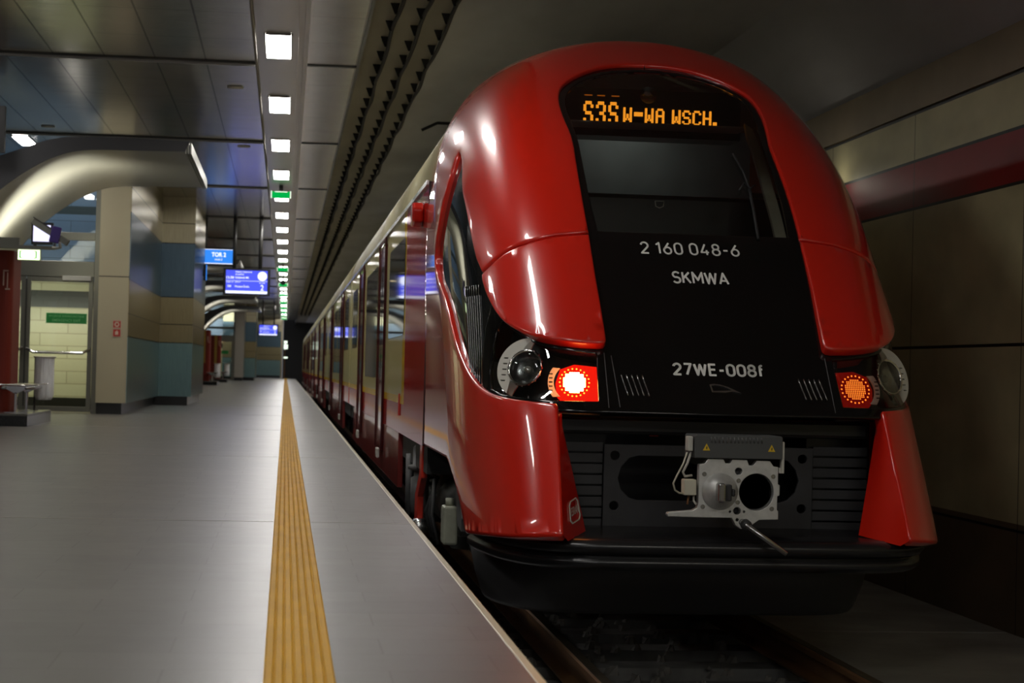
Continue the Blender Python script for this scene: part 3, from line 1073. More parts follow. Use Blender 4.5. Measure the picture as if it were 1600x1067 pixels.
arch = make_arch()
tag(arch, 'large near curved metal canopy arch above the red pillar at the left', 'arch', 'curved canopy arches along the platform')
for i, yy in enumerate((50.8, 64.1, 77.4, 90.7)):
    copy_tree(arch, (-3.0, yy, 2.0), ['far canopy arch right behind the departures board', 'far canopy arch, second beyond the stepped pier',
                                     'far canopy arch, third beyond the stepped pier', 'furthest canopy arch in front of the distant pale pier'][i])
add_light('arch_fill_light', 'AREA', (-3.25, 26.2, 2.42), 85, (1.0, 0.97, 0.80), 0.5, 1.6, aim=(-3.45, 26.4, 3.2), spread=2.6)  # hidden light added to brighten the near arch soffit
for yy in (53.2, 66.4, 79.8, 93.1):
    add_light('far_arch_fill_light', 'AREA', (-3.15, yy, 2.45), 40, (1.0, 0.97, 0.85), 0.5, 1.6, aim=(-3.45, yy, 3.2), spread=2.6)  # hidden lights added to brighten the far soffits

# ---- red kiosk pillar on granite plinth, bench, bag holder


def make_kiosk():
    t = empty('kiosk_pillar', (-3.95, 25.5, 0.157), 'rounded red pillar with pale pictogram on the granite plinth at the left edge', 'pillar', 'red pillars under the arches')
    pr = [(-4.35, 25.15)] + [(-3.67 + 0.12 * math.sin(a * PI / 12), 25.27 - 0.12 * math.cos(a * PI / 12)) for a in range(7)] + [(-3.55, 25.9), (-4.35, 25.9)]
    MB().prism(pr, lambda a, b_, k: (a, b_, 0.158 if k == 0 else 2.26)).build('column', KIOSK, t, smooth=False)
    MB().box(-3.86, -3.735, 25.135, 25.149, 0.9, 2.26).build('yellow_strip', KIOSKYEL, t)
    mb = MB()
    mb.box(-3.67, -3.655, 25.135, 25.149, 1.80, 1.98)
    mb.box(-3.62, -3.607, 25.135, 25.149, 1.77, 1.97)
    mb.box(-3.67, -3.605, 25.135, 25.149, 1.985, 2.0)
    mb.box(-3.64, -3.58, 25.135, 25.149, 1.745, 1.765)
    mb.build('pictogram', PALESIGN, t)
    return t


def make_plinth():
    t = empty('plinth', (-3.9, 25.5, 0), 'black granite plinth under the red pillar and bench at the left edge', 'plinth', 'granite plinths')
    MB().box(-4.42, -3.2, 24.3, 26.7, 0.0, 0.13).build('base', GRANITE, t)
    MB().box(-4.42, -3.2, 24.3, 26.7, 0.1305, 0.157).build('slab', GRANITETOP, t, bevel=0.004)
    return t


def make_bench():
    t = empty('bench', (-3.4, 25.6, 0.157), 'stainless steel bench with wire seat on the granite plinth', 'bench', 'stainless benches on plinths')
    for yy in (24.9, 25.95):
        mb = MB().box(-3.445, -3.415, yy - 0.03, yy + 0.03, 0.158, 0.42)
        mb.prism([(-3.56, 0.50), (-3.30, 0.50), (-3.31, 0.46), (-3.42, 0.40), (-3.44, 0.40), (-3.55, 0.46)], lambda a, b_, k, yy=yy: (a, yy - 0.03 + 0.06 * k, b_))
        mb.build('support', CHROME, t, bevel=0.004)
        MB().box(-3.56, -3.30, yy - 0.08, yy + 0.08, 0.1575, 0.166).build('foot_plate', CHROME, t)
    mb = MB()
    for i in range(9):
        xx = -3.66 + i * 0.057
        mb.tube([(xx, 24.7, 0.515), (xx, 26.2, 0.515)], 0.008, 6)
    for i in range(11):
        yy = 24.7 + i * 0.15
        mb.tube([(-3.68, yy, 0.53), (-3.64, yy, 0.515), (-3.22, yy, 0.515), (-3.19, yy, 0.53)], 0.007, 6)
    mb.build('wire_seat', CHROME, t, smooth=True)
    mb = MB()
    for xx in (-3.58, -3.28):
        mb.tube([(xx, 24.75, 0.475), (xx, 26.15, 0.475)], 0.022, 10)
    mb.build('rail', STEEL, t, smooth=True)
    return t


def make_bag():
    t = empty('litter_bag_stand', (-3.27, 26.45, 0.157), 'litter stand with hanging translucent plastic bag behind the bench', 'litter bin', 'litter bag stands')
    pts = []
    mb = MB()
    n = 28
    vs, fs = [], []
    prof = [(0.30, 0.10), (0.36, 0.125), (0.55, 0.125), (0.75, 0.122), (0.86, 0.128), (0.88, 0.135)]
    for j, (z, r) in enumerate(prof):
        for k in range(n):
            rr = r * (1 + 0.06 * math.sin(k * 5.0 + j))
            vs.append((-3.27 + rr * math.cos(2 * PI * k / n), 26.45 + rr * math.sin(2 * PI * k / n), z))
    for j in range(len(prof) - 1):
        for k in range(n):
            fs.append((j * n + k, j * n + (k + 1) % n, (j + 1) * n + (k + 1) % n, (j + 1) * n + k))
    fs.append(tuple(range(n)))
    mb.add(vs, fs)
    mb.build('bag', BAG, t, smooth=True)
    mb = MB().tube([(-3.27 + 0.14 * math.cos(a * PI / 12), 26.45 + 0.14 * math.sin(a * PI / 12), 0.885) for a in range(25)], 0.012, 6)
    mb.build('rim', PALEGREY, t, smooth=True)
    mb = MB().tube([(-3.40, 26.5, 0.158), (-3.40, 26.5, 0.885)], 0.014, 8)
    mb.box(-3.45, -3.35, 26.42, 26.58, 0.1575, 0.166)
    mb.build('post', FRAMEDK, t)
    return t


kio, pli, ben, bag = make_kiosk(), make_plinth(), make_bench(), make_bag()
for i, yy in enumerate((79.4, 92.6)):
    wh = ['beside the stepped pier edge, nearer of the two', 'further from the camera, in front of the distant glass door'][i]
    copy_tree(kio, (-3.95 + 0.45, yy - 0.1, 0.157), 'distant red pillar ' + wh)
    copy_tree(pli, (-3.9 + 0.45, yy - 0.1, 0), 'distant dark granite plinth ' + wh)
    copy_tree(ben, (-3.4 + 0.45, yy, 0.157), 'distant steel bench ' + wh)
    copy_tree(bag, (-3.27 + 0.45, yy + 0.85, 0.157), 'distant pale litter bag stand ' + wh)

# ---- things hung under the near arch
MY = 24.62
mo = empty('monitor', (-3.13, MY, 2.43), 'small glowing white monitor hanging under the near arch', 'monitor')
MB().box(-3.26, -2.99, MY + 0.011, MY + 0.08, 2.32, 2.60).build('housing', DARK, mo, bevel=0.006)
MB().box(-3.235, -3.02, MY, MY + 0.0105, 2.355, 2.565).build('screen', SCREEN_PALE, mo)
MB().box(-3.24, -3.20, MY + 0.081, MY + 0.15, 2.30, 2.58).build('bracket', FRAMEDK, mo)
mb = MB()
mb.box(-4.3, -3.42, MY + 0.1, MY + 0.2, 2.262, 2.40)
mb.box(-3.4195, -2.97, MY + 0.1, MY + 0.2, 2.262, 2.305)
o = mb.build('service_beam', FRAME)
tag(o, 'grey horizontal service beam under the near arch above the red pillar', 'beam')
cm = empty('security_camera', (-3.0, 24.3, 2.5), 'long grey security camera with a purple box on it under the near arch', 'camera')
Mc = Matrix.Translation((-2.98, 24.3, 2.455)) @ Matrix.Rotation(math.radians(31), 4, 'Y')
MB().box(-0.26, 0.26, -0.05, 0.05, -0.04, 0.04, Mc).build('camera_body', FRAME, cm, bevel=0.008)
MB().box(-0.275, 0.0, -0.056, 0.056, 0.0405, 0.05, Mc).build('sun_shield', FRAMEDK, cm)
MB().tube([(-2.93, 24.36, 2.42), (-2.935, 24.45, 2.36), (-2.98, 24.73, 2.30)], 0.015, 8).build('mount', FRAMEDK, cm)
MB().box(-2.965, -2.85, 24.16, 24.24, 2.315, 2.52, Matrix.Translation((-2.9, 24.2, 2.42)) @ Matrix.Rotation(math.radians(12), 4, 'Y') @ Matrix.Translation((2.9, -24.2, -2.42))).build('purple_box', PURPLE, cm, bevel=0.008)
MB().tube([(-3.0, 24.72, 2.285), (-2.92, 24.5, 2.27), (-2.86, 24.35, 2.27), (-2.86, 24.25, 2.33)], 0.018, 8).build('arm', PALEGREY, cm, smooth=True)
xs = empty('exit_lightbox', (-3.275, 24.6, 2.18), 'bright white and green exit light box under the near arch', 'exit sign')
MB().box(-3.42, -3.13, 24.58, 24.66, 2.105, 2.25).build('housing', PALEGREY, xs, bevel=0.012)
MB().box(-3.41, -3.14, 24.572, 24.5795, 2.115, 2.24).build('lit_panel', EXITLIT, xs)
mb = MB()
for sgn, x0 in ((1, -3.385), (-1, -3.185)):
    mb.box(x0 - 0.008, x0 + 0.008, 24.566, 24.5715, 2.135, 2.225)
    mb.box(min(x0, x0 + sgn * 0.03), max(x0, x0 + sgn * 0.03), 24.566, 24.5715, 2.218, 2.228)
    mb.box(min(x0, x0 + sgn * 0.03), max(x0, x0 + sgn * 0.03), 24.566, 24.5715, 2.132, 2.142)
mb.build('symbol', GREEN, xs)

# ---- hanging displays
DY = 43.0


def flat(y):
    return lambda a, b_: (a, y, b_)


db = empty('departures_board', (-0.92, DY, 2.72), 'blue departures board with white clock hanging over the platform', 'display', 'hanging departures boards')
MB().box(-1.44, -0.39, DY + 0.006, DY + 0.16, 2.42, 3.03).build('housing', BLACK_SAT, db, bevel=0.01)
MB().box(-1.38, -0.45, DY, DY + 0.0055, 2.46, 2.985).build('screen', SCREEN_BLUE, db)
mb = MB().box(-1.38, -0.45, DY - 0.003, DY - 0.0005, 2.462, 2.52)
mb.box(-1.38, -0.45, DY - 0.003, DY - 0.0005, 2.743, 2.750)
mb.build('white_bars', SCREEN_WHITE, db)
MB().lathe([(0, 0.105), (0.002, 0.105)], (-0.565, DY - 0.003, 2.86), (0, 1, 0), 28).build('clock_face', SCREEN_WHITE, db)
TX = [('Odjazdy / Departures', -1.17, -0.80, 2.925, 2.965), ('na zachód', -1.17, -0.98, 2.878, 2.910), ('13:38', -1.37, -1.20, 2.79, 2.845), ('Sulejówek Mił.', -1.17, -0.86, 2.782, 2.845),
      ('wyjazd / via', -1.37, -1.21, 2.70, 2.728), ('peron nr', -1.17, -1.05, 2.698, 2.728), ('S38', -1.34, -1.26, 2.60, 2.645), ('Warszawa Śródm.', -1.18, -0.85, 2.597, 2.655), ('tor / track', -0.63, -0.50, 2.697, 2.725),
      ('2', -0.60, -0.53, 2.535, 2.665)]
for tx in TX:
    place_text('lettering', tx[0], flat(DY - 0.004), *tx[1:], SCREEN_WHITE, db, 0.015)
mb = MB()
mb.tube([(-1.20, DY + 0.08, 3.0305), (-1.20, DY + 0.08, CEIL)], 0.045, 12)
mb.tube([(-0.62, DY + 0.08, 3.0305), (-0.62, DY + 0.08, CEIL)], 0.045, 12)
mb.build('pole', FRAMEDK, db, smooth=True)
copy_tree(db, (-0.935, 100.0, 2.72), 'small far blue departures board near the end of the platform')
DY2 = DY
DY = DY + 0.25
ts = empty('track_sign', (-1.565, DY, 3.3), 'light blue lit sign reading TOR 2 above the departures board', 'sign')
MB().box(-1.93, -1.20, DY + 0.006, DY + 0.10, 3.08, 3.50).build('housing', BLACK_SAT, ts, bevel=0.01)
MB().box(-1.895, -1.235, DY, DY + 0.0055, 3.125, 3.455).build('screen', SCREEN_CYAN, ts)
mb = MB()
for a in ((-1.895, -1.235, 3.445, 3.455), (-1.895, -1.235, 3.125, 3.14), (-1.895, -1.885, 3.14, 3.445), (-1.245, -1.235, 3.14, 3.445)):
    mb.box(a[0], a[1], DY - 0.003, DY - 0.0005, a[2], a[3])
mb.build('lit_border', SCREEN_WHITE, ts)
place_text('lettering', 'TOR 2', flat(DY - 0.004), -1.72, -1.40, 3.285, 3.385, SCREEN_WHITE, ts, 0.03)
place_text('lettering', 'track 2', flat(DY - 0.004), -1.65, -1.48, 3.205, 3.25, SCREEN_WHITE, ts, 0.01)
MB().tube([(-1.86, DY + 0.05, 3.501), (-1.86, DY + 0.05, CEIL)], 0.03, 10).build('pole', FRAMEDK, ts, smooth=True)
DY = DY2
sd = empty('side_display', (-1.87, 42.6, 2.9), 'narrow black display seen edge on with a lit blue rim beside the stepped pier', 'display')
MB().box(-1.855, -1.80, 42.4, 42.46, 2.70, 3.08).build('housing', BLACK_SAT, sd, bevel=0.01)
MB().box(-1.799, -1.785, 42.41, 42.47, 2.71, 3.06).build('screen', SCREEN_CYAN, sd)
MB().box(-1.869, -1.856, 42.42, 42.45, 2.80, 2.95).build('wall_bracket', FRAMEDK, sd)
# small lamp post at the platform end
pe = empty('signal_post', (-0.05, 131.0, 0), 'thin post with two small lamps at the far platform end', 'post')
MB().tube([(-0.05, 131.0, 0.001), (-0.05, 131.0, 2.2)], 0.03, 8).build('post', RUST, pe)
mb = MB().box(-0.12, 0.15, 130.9, 130.95, 1.40, 1.50)
mb.build('lamp', GREENWHITE, pe)
mb = MB().box(-0.12, 0.10, 130.9, 130.95, 2.42, 2.60)
mb.box(-0.12, 0.14, 130.9, 130.95, 2.05, 2.36)
mb.box(-0.07, -0.03, 130.96, 131.0, 2.0, 2.6)
mb.build('lamp', GREENWHITE, pe)

# ================================================================== THE TRAIN
XC = 2.46
ZT, ZB = 3.2638, -0.1
Q, PW, PT = 7.3907, 1.6212, -0.8793
YF = [9.9176, 10.629, 11.3688, 12.1605, 12.8744, 13.3543, 13.5674]
WK = [1.3975, 1.3974, 1.4152, 1.3555, 1.1796, 0.8111, 0.0]
LK = [1.8466, 1.9206, 1.9751, 1.9924, 1.9325, 1.7828, 1.5864]
ASP = 1.3


def spline(yk):
    n = len(yk)
    h = 1 / (n - 1)
    A = np.eye(n) * 4
    bb = np.zeros(n)
    for i in range(1, n - 1):
        A[i, i - 1] = A[i, i + 1] = 1
        bb[i] = 6 * (yk[i - 1] - 2 * yk[i] + yk[i + 1]) / h / h
    A[0] = 0
    A[0, 0] = 1
    A[-1] = 0
    A[-1, -1] = 1
    m = np.linalg.solve(A, bb)

    def f(t):
        t2 = min(max(t, 0.0), 1.0)
        i = min(int(t2 / h), n - 2)
        a = (i + 1) * h - t2
        c = t2 - i * h
        v = (m[i] * a ** 3 + m[i + 1] * c ** 3) / (6 * h) + (yk[i] / h - m[i] * h / 6) * a + (yk[i + 1] / h - m[i + 1] * h / 6) * c
        if t < 0:
            v += t * ((yk[1] - yk[0]) / h - m[1] * h / 6)
        return v
    return f


fY, fW, fL = spline(YF), spline(WK), spline(LK)
uh = np.unique(np.concatenate([np.linspace(0, .9, 900), 1 - .1 * np.linspace(1, 0, 900) ** 3]))
sh = 1 - (1 - uh ** Q) ** (1 / PW)
arc = np.concatenate([[0], np.cumsum(np.hypot(np.diff(uh), ASP * np.diff(sh)))])
AEND = float(arc[-1])
TT = 4.5


def tau_of(z):
    return 1 - math.sqrt(max(0.0, (ZT - z)) / (ZT - ZB))


def pw_of(tau):
    return max(PW + PT * (tau - 0.4), 1.3)


def P_(s, t):
    """Point of the nose surface: s metres around from the centre line, t = tau * TT."""
    tau = t / TT
    z = ZT - (ZT - ZB) * (1 - tau) ** 2
    v = abs(s) / 1.42
    if v <= AEND:
        u_ = float(np.interp(v, arc, uh))
        s_ = 1 - max(0.0, 1 - u_ ** Q) ** (1 / pw_of(tau))
    else:
        u_ = 1.0
        s_ = 1 + (v - AEND) / ASP
    return Vector((XC + math.copysign(u_, s) * max(fW(tau), 0.0), fY(tau) + max(fL(tau), .05) * s_, z))


def N_(s, t):
    e = 0.006
    t1 = min(t + e, TT)
    a = P_(s + e, t) - P_(s - e, t)
    b_ = P_(s, t1) - P_(s, t - e)
    n = a.cross(b_)
    if n.length < 1e-7:
        return Vector((0, 0, 1))
    n.normalize()
    c = P_(s, t) - Vector((XC, 14.5, 0.9))
    if n.dot(c) < 0:
        n = -n
    return n


def nose(s, z, off=0.0):
    t = tau_of(z) * TT
    p = P_(s, t)
    return p + N_(s, t) * off if off else p


def s_of_Y(z, y):
    tau = tau_of(z)
    r = (y - fY(tau)) / max(fL(tau), .05)
    if r >= 1:
        return (AEND + ASP * (r - 1)) * 1.42
    u_ = max(0.0, 1 - (1 - max(r, 0)) ** pw_of(tau)) ** (1 / Q)
    return float(np.interp(u_, uh, arc)) * 1.42


def dense(poly, step, flags=None):
    """poly: [(s, t, flag)]; subdivides the outline."""
    out = []
    n = len(poly)
    for i in range(n):
        a, b_ = poly[i], poly[(i + 1) % n]
        L = math.hypot(a[0] - b_[0], a[1] - b_[1])
        m = max(1, int(math.ceil(L / step)))
        for j in range(m):
            f = j / m
            fl = a[2] if j == 0 else (1 if (a[2] and b_[2]) else 0)
            out.append((a[0] * (1 - f) + b_[0] * f, a[1] * (1 - f) + b_[1] * f, fl))
    return out


def in_poly(x, y, lp):
    r = False
    j = len(lp) - 1
    for i in range(len(lp)):
        if (lp[i][1] > y) != (lp[j][1] > y) and x < (lp[j][0] - lp[i][0]) * (y - lp[i][1]) / (lp[j][1] - lp[i][1]) + lp[i][0]:
            r = not r
        j = i
    return r


def smooth_poly(pl, keep=(), it=2):
    """Chaikin corner cutting on an open list, keeping its ends."""
    for _ in range(it):
        out = [pl[0]]
        for i in range(len(pl) - 1):
            a, b_ = pl[i], pl[i + 1]
            out.append((a[0] * .75 + b_[0] * .25, a[1] * .75 + b_[1] * .25))
            out.append((a[0] * .25 + b_[0] * .75, a[1] * .25 + b_[1] * .75))
        out.append(pl[-1])
        pl = out
    return pl


def patch(name, loops, off, thick, r, material, parent, grid=0.05, mirror=False, both=False, step=0.025, rings=4, dz=True):
    """Panel on the nose surface. loops: outlines [(s, z[, noround])], the first outer, others holes."""
    offf = off if callable(off) else (lambda t: off)
    conv = []
    for lp in loops:
        q = [(p[0], tau_of(p[1]) * TT, (p[2] if len(p) > 2 else 0)) for p in lp]
        conv.append(dense(q, step))
    verts, faces = [], []
    pts2, edges = [], []
    ringinfo = []
    inner_loops = []
    for li, lp in enumerate(conv):
        n = len(lp)
        area = sum(lp[i][0] * lp[(i + 1) % n][1] - lp[(i + 1) % n][0] * lp[i][1] for i in range(n))
        sgn = 1 if area > 0 else -1
        if li > 0:
            sgn = -sgn
        inner = []
        norms = []
        for i in range(n):
            a, b_, c = lp[i - 1], lp[i], lp[(i + 1) % n]
            d1 = Vector((b_[0] - a[0], b_[1] - a[1]))
            d2 = Vector((c[0] - b_[0], c[1] - b_[1]))
            if d1.length < 1e-9:
                d1 = d2
            if d2.length < 1e-9:
                d2 = d1
            d1.normalize()
            d2.normalize()
            nn = Vector((-(d1.y + d2.y), d1.x + d2.x)) * sgn
            nn = nn.normalized() if nn.length > 1e-6 else Vector((-d1.y, d1.x)) * sgn
            co = max(0.5, nn.dot(Vector((-d1.y, d1.x)) * sgn))
            norms.append(nn / co)
        base = len(verts)
        for k in range(rings + 2):
            for i in range(n):
                s_, t_, fl = lp[i]
                if k == 0:
                    ins, o_ = 0.0, offf(lp[i][1]) - thick
                else:
                    a = (k - 1) / rings * PI / 2
                    ins, o_ = r * (1 - math.cos(a)), offf(lp[i][1]) - r + r * math.sin(a)
                if fl:
                    ins, o_ = 0.0, offf(lp[i][1])
                ss = s_ + norms[i].x * ins
                t2 = t_ + norms[i].y * ins
                t2 = min(t2, TT)
                verts.append(P_(ss, t2) + N_(ss, t2) * o_)
                if k == rings + 1:
                    inner.append((ss, t2))
        for k in range(rings + 1):
            for i in range(n):
                j = (i + 1) % n
                if lp[i][2] and lp[j][2]:
                    continue
                q = (base + k * n + i, base + k * n + j, base + (k + 1) * n + j, base + (k + 1) * n + i)
                faces.append(q)
        ringinfo.append(base + (rings + 1) * n)
        s0 = len(pts2)
        pts2 += inner
        edges += [(s0 + i, s0 + (i + 1) % n) for i in range(n)]
        inner_loops.append(inner)
    nb = len(pts2)
    xs_ = [p[0] for p in inner_loops[0]]
    ys_ = [p[1] for p in inner_loops[0]]
    allb = np.array(pts2)
    gx = min(xs_)
    row = 0
    ext = []
    gy = min(ys_)
    while gy < max(ys_):
        gx = min(xs_) + (grid * .5 if row % 2 else 0)
        while gx < max(xs_):
            if in_poly(gx, gy, inner_loops[0]) and not any(in_poly(gx, gy, h) for h in inner_loops[1:]):
                if np.min(np.hypot(allb[:, 0] - gx, allb[:, 1] - gy)) > grid * .45:
                    ext.append((gx, gy))
            gx += grid
        gy += grid * .87
        row += 1
    allp = [Vector(p) for p in pts2 + ext]
    co, _, fa, ov, _, _ = delaunay_2d_cdt(allp, edges, [], 0, 1e-8)
    idx = {}
    base_in = len(verts)
    # map the triangulation's vertices back
    offs = [0]
    for h in inner_loops:
        offs.append(offs[-1] + len(h))
    newid = []
    for k_, p in enumerate(co):
        o_ = ov[k_]
        if len(o_) and o_[0] < nb:
            src = o_[0]
            li = max(i for i in range(len(inner_loops)) if offs[i] <= src)
            newid.append(ringinfo[li] + src - offs[li])
        else:
            newid.append(len(verts))
            verts.append(P_(p.x, min(p.y, TT)) + N_(p.x, min(p.y, TT)) * offf(p.y))
    for t_ in fa:
        c = sum((co[i] for i in t_), Vector((0, 0))) / len(t_)
        if in_poly(c.x, c.y, inner_loops[0]) and not any(in_poly(c.x, c.y, h) for h in inner_loops[1:]):
            faces.append(tuple(newid[i] for i in t_))
    res = []

    def emit(vs, nm):
        mb = MB()
        mb.add(vs, faces)
        me = bpy.data.meshes.new(nm)
        org = Vector((0, 0, 0))
        p = parent
        while p is not None:
            org += Vector(p.location)
            p = p.parent
        bm = bmesh.new()
        bv = [bm.verts.new(v - org) for v in vs]
        cen = Vector((XC, 14.5, 0.9)) - org
        for f in faces:
            if len(set(f)) < 3:
                continue
            try:
                bm.faces.new([bv[i] for i in f])
            except ValueError:
                pass
        if both:
            mx_ = XC - org.x
            g = bm.verts[:] + bm.edges[:] + bm.faces[:]
            d = bmesh.ops.duplicate(bm, geom=g)
            dv = [e for e in d['geom'] if isinstance(e, bmesh.types.BMVert)]
            df = [e for e in d['geom'] if isinstance(e, bmesh.types.BMFace)]
            for v in dv:
                v.co.x = 2 * mx_ - v.co.x
            bmesh.ops.reverse_faces(bm, faces=df)
        bmesh.ops.remove_doubles(bm, verts=bm.verts, dist=0.0006)
        bmesh.ops.recalc_face_normals(bm, faces=bm.faces)
        # point the panel outwards
        tot = 0
        for f in bm.faces:
            tot += f.calc_area() * f.normal.dot((f.calc_center_median() - cen).normalized())
        if tot < 0:
            bmesh.ops.reverse_faces(bm, faces=bm.faces)
        bm.to_mesh(me)
        bm.free()
        return link_mesh(nm, me, material, parent, smooth=True)

    res.append(emit(verts, name))
    if mirror:
        res.append(emit([Vector((2 * XC - v.x, v.y, v.z)) for v in verts], name))
    return res


train = empty('commuter_train', (XC, 10.2, -0.76), 'red and cream electric commuter train standing at the platform, tail lights lit', 'train')
SEAM = [(-0.658, 1.687), (-0.757, 1.677), (-0.862, 1.665), (-0.977, 1.639), (-1.118, 1.6), (-1.244, 1.559), (-1.363, 1.509), (-1.502, 1.457)]
TOPEDGE = smooth_poly([(0.0, 3.02), (-0.199, 3.018), (-0.415, 2.985), (-0.594, 2.91), (-0.698, 2.835), (-0.749, 2.772), (-0.758, 2.663), (-0.724, 2.52), (-0.674, 2.364), (-0.671, 2.165), (-0.663, 1.855), (-0.658, 1.695)], it=2)
GFRONT = [(-1.568, 1.43), (-1.622, 1.533), (-1.671, 1.653), (-1.7, 1.765), (-1.749, 1.907), (-1.819, 2.057), (-1.797, 2.245), (-1.865, 2.34)]
GREAR = [(-1.929, 2.355), (-2.017, 2.28), (-2.14, 2.181), (-2.31, 2.07), (-2.58, 1.9), (-2.862, 1.72), (-3.013, 1.61), (-3.009, 1.51), (-2.759, 1.4), (-2.57, 1.278), (-2.424, 1.105), (-2.322, 1.0), (-2.092, 0.859), (-1.893, 0.779), (-1.685, 0.725), (-1.483, 0.701), (-1.279, 0.686), (-1.114, 0.677), (-0.96, 0.676)]
GLOW = [(-1.541, 1.39), (-1.492, 1.305), (-1.401, 1.208), (-1.305, 1.131), (-1.196, 1.079), (-1.076, 1.031), (-0.976, 1.01), (-0.823, 0.991), (-0.695, 0.987)]
CABY = 14.25
shell = list(TOPEDGE)
shell[0] = (0.0, 3.02, 0)
shell += [(a, b_ + 0.006) for a, b_ in SEAM[1:]] + [(-1.552, 1.448)]
shell += smooth_poly(GFRONT[1:] + GREAR[:-1], it=1)
shell += [(-0.968, 0.669), (-0.961, 0.656), (-0.966, 0.427), (-0.974, 0.19), (-0.979, -0.021), (-0.998, -0.035), (-1.401, -0.066), (-2.321, -0.114), (-2.467, 0.03), (-2.588, 0.11), (-2.724, 0.179), (-2.885, 0.243), (-3.055, 0.271)]
for zz in (0.27,):
    shell.append((-s_of_Y(zz, CABY), zz))
for zz in np.linspace(0.45, 2.9, 12):
    shell.append((-s_of_Y(zz, CABY), float(zz)))
for zz in (3.02, 3.11, 3.18, 3.23, 3.255, 3.2637):
    shell.append((-s_of_Y(zz, CABY), zz, 1 if zz > 3.26 else 0))
stop = s_of_Y(3.2637, CABY)
for f in (0.8, 0.6, 0.4, 0.2):
    shell.append((-stop * f, 3.2637, 1))
shell.append((0.0, 3.2637, 1))
for zz in (3.25, 3.20, 3.13, 3.06):
    shell.append((0.0, zz, 1))
shell[0] = (0.0, 3.02, 1)
patch('nose_shell', [shell], 0.014, 0.06, 0.016, RED, train, grid=0.055, both=True)
cheek = [(a, b_ - 0.004) for a, b_ in SEAM] + [(-1.547, 1.436)] + smooth_poly(GLOW, it=1) + [(-0.665, 0.992), (-0.65, 1.008), (-0.648, 1.03), (-0.65, 1.2), (-0.655, 1.391)]
def cheek_off(t):
    z = ZT - (ZT - ZB) * (1 - t / TT) ** 2
    return 0.014 + 0.040 * min(max((1.684 - z) / 0.7, 0.0), 1.1) ** 1.6


patch('cheek_panel', [cheek], cheek_off, 0.06, 0.016, RED, train, grid=0.05, mirror=True)

# black face with openings for windscreen and lamps
WIND = smooth_poly([(-0.597, 1.722), (-0.616, 1.903), (-0.628, 2.204), (-0.64, 2.404), (-0.684, 2.554), (-0.712, 2.683), (-0.682, 2.782), (-0.577, 2.87), (-0.375, 2.945), (-0.148, 2.975), (0.0, 2.978)], it=1)
WIND = WIND + [(-a, b_) for a, b_ in reversed(WIND[:-1])]
WIND = [(a, b_) for a, b_ in WIND]
HLAMP = [(-0.707, 0.965), (-0.818, 0.975), (-0.969, 0.992), (-1.069, 1.012), (-1.179, 1.055), (-1.279, 1.1), (-1.371, 1.15), (-1.451, 1.1), (-1.547, 0.98), (-1.616, 0.85), (-1.633, 0.745), (-1.492, 0.72), (-1.289, 0.704), (-1.122, 0.698), (-0.968, 0.696), (-0.722, 0.698)]
HM = [(-a, b_) for a, b_ in HLAMP]
face = [(-0.685, 3.0), (-0.788, 2.86), (-0.824, 2.702), (-0.767, 2.454), (-0.722, 2.304), (-0.698, 1.752), (-0.709, 1.35), (-0.735, 1.06), (-0.969, 1.05), (-1.217, 1.13), (-1.465, 1.29), (-1.648, 1.1), (-1.779, 0.9), (-1.821, 0.72), (-1.492, 0.655), (-1.127, 0.641), (-0.955, 0.636), (-0.62, 0.636), (0, 0.632)]
face = [(0, 3.06), (-0.4, 3.03)] + face
face = face + [(-a, b_) for a, b_ in reversed(face[1:-1])]
patch('black_face', [face, WIND, HLAMP, HM], -0.010, 0.02, 0.008, BLACK, train, grid=0.055)
WG = [(a * 1.0, b_) for a, b_ in WIND]
patch('windscreen', [WG], -0.012, 0.006, 0.003, WINGLASS, train, grid=0.06)
# side cab windows
SW = [(-1.474, 1.31), (-1.552, 1.5), (-1.643, 1.752), (-1.734, 2.009), (-1.877, 2.223), (-1.841, 2.4), (-1.975, 2.39), (-2.228, 2.17), (-2.689, 1.87), (-3.048, 1.62), (-3.082, 1.47), (-2.854, 1.36), (-2.605, 1.222), (-2.451, 1.061), (-2.315, 0.951), (-2.1, 0.81), (-1.923, 0.73), (-1.799, 0.7), (-1.769, 0.9), (-1.637, 1.1)]
sw = patch('side_window', [SW], -0.020, 0.03, 0.004, GLASSDARK, train, grid=0.06, mirror=True)
# wiper-like ribs of the window post (dark ventilation ribs)
for side, w in ((1, sw[0]), (-1, sw[1])):
    mb = MB()
    for i in range(7):
        s0 = -1.70 - i * 0.05
        pts = [nose(s0 - 0.10 * f, 1.38 - 0.62 * f + 0.0, -0.016) for f in np.linspace(0, 1, 9) if True]
        if side < 0:
            pts = [Vector((2 * XC - p.x, p.y, p.z)) for p in pts]
        mb.tube(pts, 0.006, 5)
    mb.build('vent_rib', BLACK, w, smooth=True)

# lamp tubs
tub = [(-0.697, 0.98), (-0.969, 1.01), (-1.176, 1.075), (-1.382, 1.17), (-1.474, 1.1), (-1.573, 0.98), (-1.646, 0.85), (-1.658, 0.73), (-1.492, 0.7), (-1.127, 0.681), (-0.702, 0.681)]
tubs = patch('lamp_tub', [tub], -0.125, 0.02, 0.005, BLACK_SAT, train, grid=0.06, mirror=True)
patch('lamp_cover', [HLAMP], -0.012, 0.004, 0.002, LAMPGLASS, train, grid=0.06, mirror=True)


def circle(r, n=28, a0=0, a1=2 * PI):
    return [(r * math.cos(a0 + (a1 - a0) * i / n), r * math.sin(a0 + (a1 - a0) * i / n)) for i in range(n + (0 if abs(a1 - a0 - 2 * PI) < 1e-6 else 1))]


